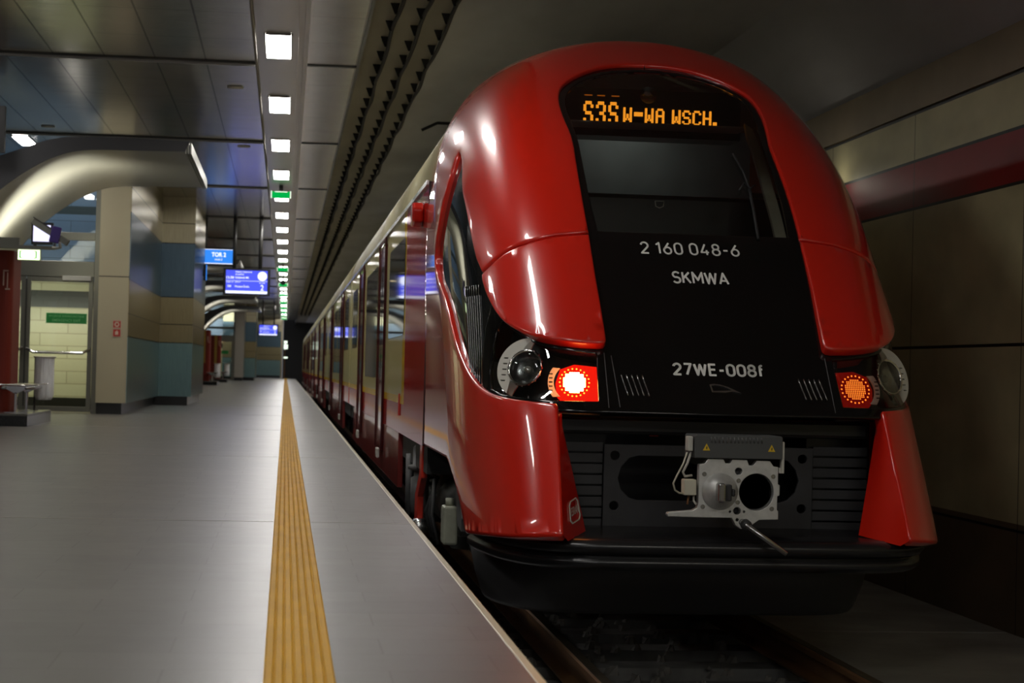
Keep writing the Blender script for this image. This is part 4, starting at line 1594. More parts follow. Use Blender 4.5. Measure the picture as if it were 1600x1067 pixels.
def on_tub(s0, z0, off, mirror):
    """Local frame on the tub: returns fn(a, b, h) with a lateral, b up, h outward."""
    c = nose(s0, z0, off)
    n = N_(s0, tau_of(z0) * TT)
    n = (n * 0.75 + Vector((0, -1, 0)) * 0.5).normalized()
    up = (Vector((0, 0, 1)) - n * n.z).normalized()
    rt = up.cross(n)
    if rt.x < 0:
        rt = -rt

    def f(a, b_, h):
        p = c + rt * a + up * b_ + n * h
        if mirror:
            p = Vector((2 * XC - p.x, p.y, p.z))
        return p
    return f


for mir in (False, True):
    tubo = tubs[1] if mir else tubs[0]
    hl = empty('headlamp', (0, 0, 0))
    hl.parent = train
    hl.location = (0, 0, 0)
    f = on_tub(-1.215, 0.885, -0.075, mir)
    mb = MB()
    # reflector bowl and rings
    n = 32
    prof = [(0.0, 0.02), (0.005, 0.055), (0.02, 0.082), (0.04, 0.094)]
    vs, fs = [], []
    for h, r in prof:
        vs += [f(a, b_, h) for a, b_ in circle(r, n)]
    for j in range(len(prof) - 1):
        fs += [(j * n + i, j * n + (i + 1) % n, (j + 1) * n + (i + 1) % n, (j + 1) * n + i) for i in range(n)]
    fs.append(tuple(range(n)))
    MB().add(vs, fs).build('reflector', STEEL, hl, smooth=True)
    mb = MB()
    mb.tube([f(a, b_, 0.045) for a, b_ in circle(0.102, 36) + [circle(0.102, 36)[0]]], 0.009, 8)
    mb.build('lens_ring', CHROME, hl, smooth=True)
    mb = MB()
    for a, b_ in circle(0.102, 16):
        p = f(a * 1.07, b_ * 1.07, 0.046)
        mb.lathe([(0, 0.007), (0.01, 0.004)], p, (0, -1, 0), 6)
    mb.build('ring_stud', CHROME, hl)
    mb = MB()
    mb.lathe([(0, 0.022), (0.01, 0.02), (0.018, 0.01)], f(0, 0, 0.004), f(0, 0, 1) - f(0, 0, 0), 18)
    mb.build('bulb', BEIGE, hl, smooth=True)
    n = 32
    vs, fs = [], []
    for h, r in ((0.046, 0.098), (0.056, 0.075), (0.064, 0.04), (0.066, 0.005)):
        vs += [f(a, b_, h) for a, b_ in circle(r, n)]
    for j in range(3):
        fs += [(j * n + i, j * n + (i + 1) % n, (j + 1) * n + (i + 1) % n, (j + 1) * n + i) for i in range(n)]
    MB().add(vs, fs).build('lens', LAMPGLASS, hl, smooth=True)
    mb = MB()
    outl = circle(0.182, 22, PI * 0.44, PI * 1.38) + list(reversed(circle(0.112, 22, PI * 0.46, PI * 1.40)))
    slots = []
    for i in range(5):
        y_ = 0.06 - i * 0.034
        slots.append([(-0.15, y_ - 0.004), (-0.122, y_ - 0.004), (-0.122, y_ + 0.004), (-0.15, y_ + 0.004)])
    mb.prism(outl, lambda a, b_, k: f(a, b_, 0.035 - 0.01 * k), holes=slots)
    mb.build('bezel', PALEGREY, hl)
    # tail lamp
    tl = empty('tail_lamp', (0, 0, 0))
    tl.parent = train
    f2 = on_tub(-0.832, 0.838, -0.105, mir)
    sq = [(0.118, -0.11), (0.112, 0.10), (-0.02, 0.112), (-0.10, 0.08), (-0.125, 0.0), (-0.115, -0.08), (-0.09, -0.108)]
    MB().prism(sq, lambda a, b_, k: f2(a, b_, 0.035 - 0.03 * k)).build('red_lens', LED_DIM if mir else LED_RED, tl)
    core, dots = MB(), MB()
    pitch = 0.0115
    for iy in range(-8, 9):
        for ix in range(-8, 9):
            a, b_ = ix * pitch, iy * pitch
            rr = math.hypot(a, b_)
            if rr < 0.066:
                w = pitch * (0.5 if not mir else 0.33)
                tgt = core if not mir else dots
                tgt.add([f2(a - w - 0.018, b_ - w, 0.040), f2(a + w - 0.018, b_ - w, 0.040), f2(a + w - 0.018, b_ + w, 0.040), f2(a - w - 0.018, b_ + w, 0.040)], [(0, 1, 2, 3)])
    for a, b_ in circle(0.084, 22):
        p = (a - 0.018, b_)
        w = 0.0055
        dots.add([f2(p[0] + q[0] * w, p[1] + q[1] * w, 0.040) for q in circle(1, 8)], [tuple(range(8))])
    if not mir:
        o = core.build('led_core', LED_HOT, tl)
    o = dots.build('led_dot', LED_DOTDIM if mir else LED_DOT, tl)
    o['kind'] = 'stuff'
    mb = MB()
    outl = circle(0.152, 16, PI * 0.80, PI * 1.20) + list(reversed(circle(0.118, 16, PI * 0.74, PI * 1.26)))
    slots = []
    for i in range(5):
        y_ = 0.05 - i * 0.025
        slots.append([(-0.145, y_ - 0.0035), (-0.124, y_ - 0.0035), (-0.124, y_ + 0.0035), (-0.145, y_ + 0.0035)])
    mb.prism(outl, lambda a, b_, k: f2(a - 0.018, b_, 0.038 - 0.01 * k))
    mb.build('bezel', PALEGREY, tl)
    mb = MB()
    for sl in slots:
        mb.prism(sl, lambda a, b_, k: f2(a - 0.018, b_, 0.040 - 0.001 * k))
    mb.build('bezel_slot', BLACK_SAT, tl)

# lettering on the face
fm = lambda s_, z_: nose(s_, z_, -0.006)
place_strokes('running_number', '2 160 048-6', fm, -0.353, 0.262, 1.578, 1.657, 0.15, 0.30, WHITE, train)
place_strokes('operator_lettering', 'SKMWA', fm, -0.188, 0.160, 1.396, 1.474, 0.17, 0.24, WHITE, train)
place_strokes('unit_number', '27WE-008f', fm, -0.268, 0.276, 0.850, 0.923, 0.20, 0.28, WHITE, train)
# louvre strips
for side in (-1, 1):
    mb = MB()
    for i in range(5):
        if side < 0:
            sa = -0.575 + i * 0.031
        else:
            sa = 0.475 + i * 0.031
        for j in range(6):
            pass
        L = [nose(sa + 0.028 * q, 0.845 - 0.115 * q, -0.006) for q in np.linspace(0, 1, 6)]
        mb.tube(L, 0.0035, 5)
    o = mb.build('louvre', STEEL, train, smooth=True)
# maker's fin emblem
fin_o = [(-0.061, 0.802), (-0.036, 0.806), (0.0, 0.803), (0.047, 0.79), (0.087, 0.772), (0.122, 0.756), (0.067, 0.764), (0.027, 0.758), (-0.053, 0.758)]
fin_i = [(-0.051, 0.795), (-0.026, 0.798), (0.016, 0.793), (0.051, 0.779), (0.067, 0.771), (0.021, 0.768), (-0.044, 0.766)]
MB().prism(fin_o, lambda a, b_, k: nose(a, b_, -0.004 - 0.006 * k), holes=[fin_i]).build('emblem', STEEL, train)
# panel joints of the face
mb = MB()
for q in (((-0.66, 0.97), (-0.665, 0.66)), ((-0.62, 0.955), (-0.60, 0.665)), ((0.66, 0.97), (0.665, 0.66))):
    mb.tube([nose(q[0][0] + (q[1][0] - q[0][0]) * t_, q[0][1] + (q[1][1] - q[0][1]) * t_, -0.009) for t_ in np.linspace(0, 1, 8)], 0.0025, 5)
mb.build('panel_joint', MID, train)

# windscreen fittings: wiper, inner post, display, cab interior
wp = MB()
wp.tube([nose(0.40, 1.70, -0.005), nose(0.415, 1.9, 0.004), nose(0.425, 2.03, 0.006)], 0.010, 8)
wp.tube([nose(0.36, 2.02, 0.006), nose(0.40, 2.07, 0.010), nose(0.43, 2.03, 0.010), nose(0.47, 2.06, 0.006)], 0.007, 6)
wp.tube([nose(0.43, 2.0, 0.006), nose(0.425, 2.15, 0.006), nose(0.40, 2.29, 0.002)], 0.008, 6)
wp.build('wiper', RUBBER, train, smooth=True)
post = [(0.624, 2.604), (0.664, 2.554), (0.618, 2.104), (0.6, 1.702), (0.527, 1.702), (0.544, 2.104), (0.59, 2.504)]
patch('cab_post', [post], -0.05, 0.03, 0.004, BEIGE, train, grid=0.06)
cab = MB().box(XC - 1.0, XC + 1.0, 14.0, 14.05, 0.7, 2.7)
cab.build('cab_rear_wall', MID, train)
MB().box(XC - 1.25, XC + 1.25, 12.4, 12.6, 0.9, 2.05).build('cab_desk', BLACK_SAT, train, bevel=0.03)
MB().box(XC - 1.1, XC + 1.1, 11.9, 14.0, 0.68, 0.72).build('cab_floor', DARK, train)
MB().box(XC - 0.62, XC + 0.66, 12.93, 13.2, 2.50, 2.83).build('display_housing', BLACK_SAT, train)
MB().box(XC - 0.60, XC + 0.64, 12.60, 12.915, 2.548, 2.556).build('display_shelf', PALEGREY, train)
MB().box(XC - 0.10, XC + 0.02, 11.62, 11.64, 1.70, 1.73).build('cab_tag', PALEGREY, train)
MB().tube([(XC - 0.075, 12.2, 1.99), (XC - 0.07, 12.2, 1.955), (XC - 0.045, 12.2, 1.945), (XC - 0.02, 12.2, 1.955), (XC - 0.015, 12.2, 1.99), (XC - 0.075, 12.2, 1.99)], 0.004, 6).build('cab_hook', PALEGREY, train)
# mirror housing reflection: top lamp behind the windscreen
MB().lathe([(0, 0.02), (0.03, 0.06), (0.05, 0.062)], nose(-0.0, 2.90, -0.14), (0, -1, 0.3), 20).build('upper_lamp', STEEL, train, smooth=True)

# LED matrix text
FONT = {'S': ['01110', '10001', '10000', '01110', '00001', '10001', '01110'],
        '3': ['01110', '10001', '00001', '00110', '00001', '10001', '01110'],
        'W': ['10001', '10001', '10001', '10101', '10101', '11011', '10001'],
        '-': ['00000', '00000', '11111', '11111', '00000', '00000', '00000'],
        'A': ['01110', '10001', '10001', '11111', '10001', '10001', '10001'],
        'C': ['01110', '10001', '10000', '10000', '10000', '10001', '01110'],
        'H': ['10001', '10001', '10001', '11111', '10001', '10001', '10001'],
        '.': ['00', '00', '00', '00', '00', '11', '11']}
LEDY = 12.92
mb = MB()


def led_word(word, x0, z_top, cw, ch, gap, rows=range(7), bold=1.25):
    xcur = x0
    for chx in word:
        if chx == ' ':
            xcur += cw * 4
            continue
        g = FONT[chx]
        for ry in rows:
            for cx, bit in enumerate(g[ry]):
                if bit == '1':
                    a = xcur + cx * cw
                    zt = z_top - ry * ch
                    mb.add([(a, LEDY, zt), (a + cw * bold, LEDY, zt), (a + cw * bold, LEDY, zt - ch), (a, LEDY, zt - ch)], [(0, 1, 2, 3)])
        xcur += cw * len(g[0]) + gap
    return xcur


def led_px(px, Y=LEDY):
    return px


led_word('S3S', 2.005, 2.735, 0.0125, 0.0235, 0.0250, bold=1.6)
led_word('W-WA', 2.285, 2.702, 0.0114, 0.0150, 0.0195, bold=1.5)
led_word('WSCH.', 2.630, 2.698, 0.0114, 0.0150, 0.0160, bold=1.5)
mb.build('led_text_and_reflection', LED_ORANGE, train)
mb = MB()  # dim glowing dashes paint the reflection of the lettering on its housing
for xx in (2.01, 2.10, 2.20):
    mb.add([(xx, LEDY, 2.772), (xx + 0.055, LEDY, 2.772), (xx + 0.055, LEDY, 2.780), (xx, LEDY, 2.780)], [(0, 1, 2, 3)])
mb.build('led_text_and_reflection', emit_mat('matrix_led_reflection', (1.0, 0.22, 0.01, 1), 0.35), train)

# bumper return faces, apron recess and snow plough
for sgn in (-1, 1):
    pr = []
    mb = MB()
    zs = np.linspace(0.655, -0.03, 10)
    vs = []
    for i, zz in enumerate(zs):
        f_ = i / (len(zs) - 1)
        se = 0.963 + 0.016 * f_
        p0 = nose(-se, zz, 0.004)
        p1 = nose(-se + 0.012, zz, -0.06)
        p2 = Vector((XC - (0.93 - 0.15 * f_), p0.y + 0.05 + 0.30 * f_, zz))
        for p in (p0, p1, p2):
            vs.append(Vector((XC + (p.x - XC) * (-sgn), p.y, p.z)) if sgn > 0 else p)
    fs = []
    for i in range(len(zs) - 1):
        for k in range(2):
            fs.append((i * 3 + k, i * 3 + k + 1, (i + 1) * 3 + k + 1, (i + 1) * 3 + k))
    mb.add(vs, fs)
    o = mb.build('bumper_return', RED, train, smooth=True)
    if sgn < 0:
        ret = o
# UIC style mark on the left return
def mkz(a, b_):
    zz = 0.105 + b_
    f_ = (0.655 - zz) / 0.685
    p0 = nose(-(0.963 + 0.016 * f_), zz, 0.004)
    p1 = nose(-(0.963 + 0.016 * f_) + 0.012, zz, -0.06)
    p2 = Vector((XC - (0.93 - 0.15 * f_), p0.y + 0.05 + 0.30 * f_, zz))
    return p1.lerp(p2, 0.5 + a * 4.0)


outl = [(-0.09, -0.04), (-0.06, -0.06), (0.06, -0.06), (0.09, -0.04), (0.09, 0.04), (0.06, 0.06), (-0.06, 0.06), (-0.09, 0.04)]
inn = [(a * 0.84, b_ * 0.90) for a, b_ in outl]
MB().prism(outl, lambda a, b_, k: mkz(a, b_) + Vector((0.006 - 0.003 * k, -0.004 + 0.002 * k, 0)), holes=[inn]).build('rounded_mark', PALEGREY, train)
place_text('mark_lettering', 'ESRAN', lambda a, b_: mkz(a, b_) + Vector((0.006, -0.004, 0)), -0.065, 0.065, -0.02, 0.025, PALEGREY, train, 0.02)

# apron behind the coupler
mb = MB()
px0, px1 = XC - 0.62, XC + 0.62
outl = [(px0, -0.06), (px1, -0.06), (px1, 0.44), (px0, 0.44)]
ob = [(XC - 0.52 + 0.07 * (1 - math.cos(a)), 0.25 + 0.13 * math.sin(a)) for a in np.linspace(-PI / 2, PI / 2, 13)]
ob = [(XC - 0.42, 0.12), (XC - 0.47, 0.135), (XC - 0.515, 0.18), (XC - 0.535, 0.245), (XC - 0.515, 0.31), (XC - 0.47, 0.36), (XC - 0.42, 0.375)]
ob = ob + [(2 * XC - a, b_) for a, b_ in reversed(ob)]
cor = []
for sx in (-0.555, 0.555):
    for sz in (0.085, 0.375):
        cor.append([(XC + sx + 0.026 * math.cos(a), sz + 0.026 * math.sin(a)) for a in np.linspace(0, 2 * PI, 16, endpoint=False)])
mb.prism(outl, lambda a, b_, k: (a, 10.76 + 0.025 * k, b_), holes=[ob] + cor)
plate = mb.build('apron_plate', DARK, train, bevel=0.004)
MB().box(XC - 0.9, XC + 0.9, 11.3, 11.35, -0.2, 0.63).build('apron_back', BLACK_SAT, train)
for sgn in (-1, 1):
    mb = MB()
    for i in range(8):
        z0 = -0.05 + i * 0.063
        a, b_ = sorted((XC + sgn * 0.625, XC + sgn * 0.95))
        mb.box(a, b_, 10.78, 10.82, z0 + 0.006, z0 + 0.057)
    mb.build('grille_slat', DARK, train)
    a, b_ = sorted((XC + sgn * 0.60, XC + sgn * 0.98))
    MB().box(a, b_, 10.84, 10.87, -0.10, 0.60).build('grille_back', BLACK_SAT, train)
MB().box(XC - 0.92, XC + 0.92, 10.66, 10.9, 0.50, 0.60).build('face_sill', BLACK_SAT, train, bevel=0.02)

# snow plough: profile rings around the nose plan


def plan(w, yf, L, n=40, smax=0.95):
    out = []
    vmax = float(np.interp(smax, sh, arc))
    for i in range(-n, n + 1):
        v = abs(i) / n * vmax
        u_ = float(np.interp(v, arc, uh))
        s_ = float(np.interp(v, arc, sh))
        out.append((XC + math.copysign(u_, i) * w, yf + L * s_))
    return out


def sweep_plan(name, prof, material, parent, smooth=True):
    """prof: [(z, w, yf, L)] rings from top to bottom."""
    mb = MB()
    vs, fs = [], []
    n = None
    for z_, w, yf_, L_ in prof:
        ring = plan(w, yf_, L_)
        n = len(ring)
        vs += [(a, b_, z_) for a, b_ in ring]
    for j in range(len(prof) - 1):
        for i in range(n - 1):
            fs.append((j * n + i, j * n + i + 1, (j + 1) * n + i + 1, (j + 1) * n + i))
    mb.add(vs, fs)
    return mb.build(name, material, parent, smooth=smooth)


plough = sweep_plan('plough_lip', [(-0.03, 0.90, 10.75, 0.9), (-0.045, 1.30, 10.14, 1.3), (-0.065, 1.345, 10.075, 1.40), (-0.10, 1.355, 10.06, 1.42), (-0.130, 1.34, 10.085, 1.42), (-0.14, 1.31, 10.13, 1.41), (-0.150, 1.31, 10.135, 1.41), (-0.165, 1.335, 10.10, 1.42),
                                  (-0.20, 1.335, 10.10, 1.42), (-0.225, 1.31, 10.15, 1.40), (-0.235, 1.27, 10.3, 1.3), (-0.24, 1.26, 11.0, 0.8)], LIPM, train)
sweep_plan('plough', [(-0.235, 1.25, 11.05, 0.9), (-0.25, 1.27, 11.02, 0.92), (-0.42, 1.235, 11.06, 0.90), (-0.56, 1.185, 11.11, 0.86), (-0.585, 1.165, 11.13, 0.84), (-0.59, 1.10, 11.2, 0.75), (-0.58, 0.9, 11.5, 0.5)], PLOUGHM, train)

# coupler
CY = 10.05


def cp(zx, zy, dy=0.0):
    """coupler drawing units -> world (x right, y down), plane at CY."""
    return (XC + (zx - 668) * 0.000672, CY + dy, 0.222 - (zy - 500) * 0.000672)


outl = [(345, 285), (390, 275), (415, 240), (545, 240), (562, 272), (600, 272), (615, 240), (740, 243), (757, 285), (790, 285), (820, 245), (930, 248), (960, 290), (1000, 295), (1000, 435), (1015, 440), (1015, 525), (997, 530), (997, 645), (1008, 650), (1008, 720), (850, 725), (800, 760), (760, 795), (700, 800), (655, 770), (625, 712), (345, 712), (100, 708), (90, 690), (100, 675), (300, 655), (335, 635), (345, 600)]
hole = [(822 + 143 * math.cos(a), 500 + 150 * math.sin(a)) for a in np.linspace(0, 2 * PI, 40, endpoint=False)]
bolts_h = []
for bx_, by_, br_ in ((672, 335, 30), (665, 655, 30), (608, 662, 9), (724, 660, 9), (668, 728, 13)):
    bolts_h.append([(bx_ + br_ * math.cos(a), by_ + br_ * math.sin(a)) for a in np.linspace(0, 2 * PI, 14, endpoint=False)])
coupler = MB().prism(outl, lambda a, b_, k: cp(a, b_, 0.05 * k), holes=[hole] + bolts_h).build('coupler', ALU, train, bevel=0.003)
c0 = Vector(cp(520, 500))
MB().lathe([(0, 0.098), (0.004, 0.100), (0.010, 0.098), (0.035, 0.080), (0.06, 0.055), (0.075, 0.046), (0.076, 0.0)], c0 + Vector((0, -0.001, 0)), (0, -1, 0), 40).build('cone', ALU, coupler, smooth=True, bevel=0)
t0 = Vector(cp(535, 500))
mb = MB().box(t0.x - 0.052, t0.x - 0.01, CY - 0.15, CY - 0.074, t0.z - 0.052, t0.z + 0.052)
mb.build('cone_nose', STEEL, coupler, bevel=0.012)
mb = MB().box(t0.x - 0.0095, t0.x + 0.03, CY - 0.12, CY - 0.074, t0.z - 0.045, t0.z + 0.045)
mb.box(t0.x + 0.031, t0.x + 0.05, CY - 0.115, CY - 0.074, t0.z - 0.02, t0.z + 0.02)
mb.build('hook_plate', DARK, coupler, bevel=0.008)
cc = Vector(cp(822, 500))
MB().lathe([(0.0, 0.0955), (0.2, 0.09), (0.21, 0.0)], cc + Vector((0, 0.051, 0)), (0, 1, 0), 40).build('funnel', BLACK_SAT, coupler, smooth=True)
mb = MB().box(cc.x - 0.015, cc.x + 0.03, CY + 0.18, CY + 0.2, cc.z - 0.01, cc.z + 0.012)
mb.build('funnel_tag', BEIGE, coupler)
for bx_, by_ in ((388, 362), (958, 372), (381, 625), (951, 633), (672, 410), (668, 585)):
    p = Vector(cp(bx_, by_))
    ob_ = [(0.0125 * math.cos(a), 0.0125 * math.sin(a)) for a in np.linspace(0, 2 * PI, 16, endpoint=False)]
    MB().lathe([(0, 0.0125), (0.004, 0.0125), (0.004, 0.008), (0.002, 0.007), (0.002, 0)], p, (0, -1, 0), 16).build('bolt', STEEL, coupler, smooth=False)
# shaft to the train
MB().tube([(XC + 0.06, CY + 0.27, 0.22), (XC, 11.3, 0.24)], 0.075, 16).build('draw_shaft', DARK, coupler, smooth=True)
MB().box(XC - 0.2, XC + 0.2, CY + 0.051, CY + 0.12, 0.1, 0.36).build('coupler_body', DARK, coupler, bevel=0.01)
# electric box above
a0, a1 = Vector(cp(300, 45)), Vector(cp(1025, 232))
EB = MB().prism([(a0.x, a1.z), (a1.x, a1.z), (a1.x, a0.z - 0.008), (a1.x - 0.008, a0.z), (a0.x + 0.008, a0.z), (a0.x, a0.z - 0.008)], lambda a, b_, k: (a, CY - 0.02 + 0.26 * k, b_)).build('heater_box', mat('heater_box_grey', (0.07, 0.073, 0.073, 1), 0.5), coupler, bevel=0.004)
mb = MB()
for i in range(14):
    q = cp(430 + i * 32, 60)
    mb.tube([(q[0], CY - 0.023, q[2]), (q[0] + 0.004, CY - 0.023, q[2] - 0.03)], 0.004, 6)
mb.build('heater_rib', MID, coupler, smooth=True)
for q in (395, 932):
    p = Vector(cp(q, 142))
    MB().prism([(-0.02, -0.019), (0.02, -0.019), (0.0, 0.019)], lambda a, b_, k: (p.x + a, CY - 0.0225 + 0.002 * k, p.z + b_)).build('warning_triangle', YELLOWSIGN, coupler)
    MB().prism([(-0.002, -0.012), (0.003, -0.012), (0.004, 0.0), (0.0015, 0.006), (-0.002, -0.002)], lambda a, b_, k: (p.x + a, CY - 0.0235 + 0.0008 * k, p.z + b_)).build('warning_bolt', BLACK_SAT, coupler)
p, q = Vector(cp(1022, 90)), Vector(cp(1045, 345))
mb = MB().box(p.x, q.x, CY - 0.01, CY + 0.03, q.z, p.z)
mb.box(p.x - 0.012, p.x - 0.0002, CY - 0.005, CY + 0.03, q.z, q.z + 0.03)
mb.build('side_bracket', PALEGREY, coupler, bevel=0.003)
p, q = Vector(cp(240, 60)), Vector(cp(292, 180))
mb = MB().box(p.x + 0.008, q.x, CY, CY + 0.08, q.z, p.z)
mb.build('valve_block', PALEGREY, coupler, bevel=0.006)
p, q = Vector(cp(225, 408)), Vector(cp(325, 535))
MB().box(p.x, q.x, CY - 0.01, CY + 0.08, q.z, p.z).build('junction_box', BEIGE, coupler, bevel=0.006)
MB().tube([cp(250, 190, 0.02), cp(215, 280, 0.0), cp(160, 380, -0.01), cp(132, 440, -0.01), cp(150, 495, 0.0), cp(190, 520, 0.01), cp(230, 522, 0.03)], 0.005, 8).build('cable', BEIGE, coupler, smooth=True)
MB().tube([cp(285, 190, 0.03), cp(250, 280, 0.01), cp(215, 350, 0.01), cp(235, 385, 0.02), cp(300, 378, 0.04)], 0.007, 8).build('hose', PALEGREY, coupler, smooth=True)
MB().tube([cp(275, 540, 0.03), cp(262, 580, 0.01), cp(258, 610, 0.01)], 0.006, 8).build('cable', RUST, coupler, smooth=True)
MB().tube([cp(315, 540, 0.03), cp(312, 580, 0.02), cp(335, 610, 0.02)], 0.006, 8).build('cable', PALEGREY, coupler, smooth=True)
h0, h1 = Vector(cp(735, 765)), Vector(cp(1046, 985))
mb = MB().tube([h0 + Vector((-0.02, 0.02, 0.015)), h0 + Vector((0, -0.02, 0)), h1 + Vector((0, -0.10, 0))], [0.026, 0.016, 0.013], 12)
mb.build('release_handle', STEEL, coupler, smooth=True)
MB().lathe([(0, 0.03), (0.03, 0.026)], Vector(cp(735, 760)) + Vector((0, 0.0, 0)), (0.3, -1, -0.2), 18).build('handle_pivot', DARK, coupler, smooth=True)
mb = MB().tube([(XC - 0.02, 10.4, -0.12), (XC + 0.0, 10.3, -0.165), (XC + 0.05, 10.28, -0.165), (XC + 0.07, 10.4, -0.12)], 0.004, 6)
mb.build('chain', STEEL, coupler, smooth=True)
MB().prism([(0, 0), (0.07, 0), (0.09, 0.04), (0.03, 0.045)], lambda a, b_, k: (XC - 0.12 + a, 10.73 + 0.02 * k, 0.545 + b_)).build('yellow_lever', YELLOWSIGN, train)
MB().prism([(0, 0), (0.05, 0), (0.04, 0.06), (0.01, 0.06)], lambda a, b_, k: (XC - 0.36 + a, 10.73 + 0.02 * k, 0.49 + b_)).build('red_lever', FIRERED, train)

# ---------------------------------------------------------------- coaches
BW = 1.415
GUT = 2.27


def sec_side(z0):
    pts = [(-BW + 0.0, z0), (-BW, 0.5), (-BW, GUT)]
    return pts


def roof_w(z):
    k = min(max((z - GUT) / 0.96, 0), 1)
    return BW * (1 - k ** 1.9) ** (1 / 2.2)


def body_mat():
    m = bpy.data.materials.new('coach_livery')
    m.use_nodes = True
    nt = m.node_tree
    nt.nodes.clear()
    d = nt.nodes.new('ShaderNodeBsdfDiffuse')
    g = nt.nodes.new('ShaderNodeBsdfGlossy')
    g.inputs['Roughness'].default_value = 0.07
    fr = nt.nodes.new('ShaderNodeFresnel')
    fr.inputs[0].default_value = 1.4
    mn = nt.nodes.new('ShaderNodeMath')
    mn.operation = 'MINIMUM'
    mn.inputs[1].default_value = 0.45
    x = nt.nodes.new('ShaderNodeMixShader')
    o = nt.nodes.new('ShaderNodeOutputMaterial')
    nt.links.new(fr.outputs[0], mn.inputs[0])
    nt.links.new(mn.outputs[0], x.inputs[0])
    nt.links.new(d.outputs[0], x.inputs[1])
    nt.links.new(g.outputs[0], x.inputs[2])
    nt.links.new(x.outputs[0], o.inputs[0])
    tc = nt.nodes.new('ShaderNodeTexCoord')
    sp = nt.nodes.new('ShaderNodeSeparateXYZ')
    nt.links.new(tc.outputs['Object'], sp.inputs[0])
    return m, nt, d, sp


# train local coordinates: z above rail (root at -0.76), y from 10.2
def livery(first):
    m, nt, b, sp = body_mat()

    def mth(op, a, bb):
        n = nt.nodes.new('ShaderNodeMath')
        n.operation = op
        for i, v in enumerate((a, bb)):
            if isinstance(v, (int, float)):
                n.inputs[i].default_value = v
            else:
                nt.links.new(v, n.inputs[i])
        return n.outputs[0]

    def mix(f, A, B):
        mx = nt.nodes.new('ShaderNodeMix')
        mx.data_type = 'RGBA'
        nt.links.new(f, mx.inputs['Factor'])
        for k, v in (('A', A), ('B', B)):
            if isinstance(v, tuple):
                mx.inputs[k].default_value = v
            else:
                nt.links.new(v, mx.inputs[k])
        return mx.outputs['Result']
    z = sp.outputs[2]
    y = sp.outputs[1]
    yf = 16.75 - 10.2 if first else -100.0
    yy = mth('SUBTRACT', y, mth('MULTIPLY', mth('SUBTRACT', 2.6, z), -0.08))
    inz = mth('GREATER_THAN', z, 0.53 + 0.76)
    inz2 = mth('GREATER_THAN', z, 0.60 + 0.76)
    cream = mth('MULTIPLY', inz2, mth('GREATER_THAN', yy, yf + 0.35))
    yel = mth('MULTIPLY', inz, mth('GREATER_THAN', yy, yf))
    red = srgb(150, 26, 20)
    c = mix(yel, red, srgb(196, 158, 44))
    c = mix(cream, c, srgb(184, 174, 124))
    nt.links.new(c, b.inputs['Color'])
    return m


LIV0, LIV1 = livery(True), livery(False)
SKIRT = mat('skirt_red', srgb(112, 26, 20), 0.35, coat=0.4, noise=(4, 0.2, (1, 1, 1)))
DOORDARK = mat('door_frame_red', srgb(62, 12, 12), 0.55, spec=0.2)
DOORRED = mat('door_red', srgb(104, 22, 20), 0.25, coat=0.6)
SEAL = mat('window_rubber', (0.008, 0.008, 0.008, 1), 0.5)


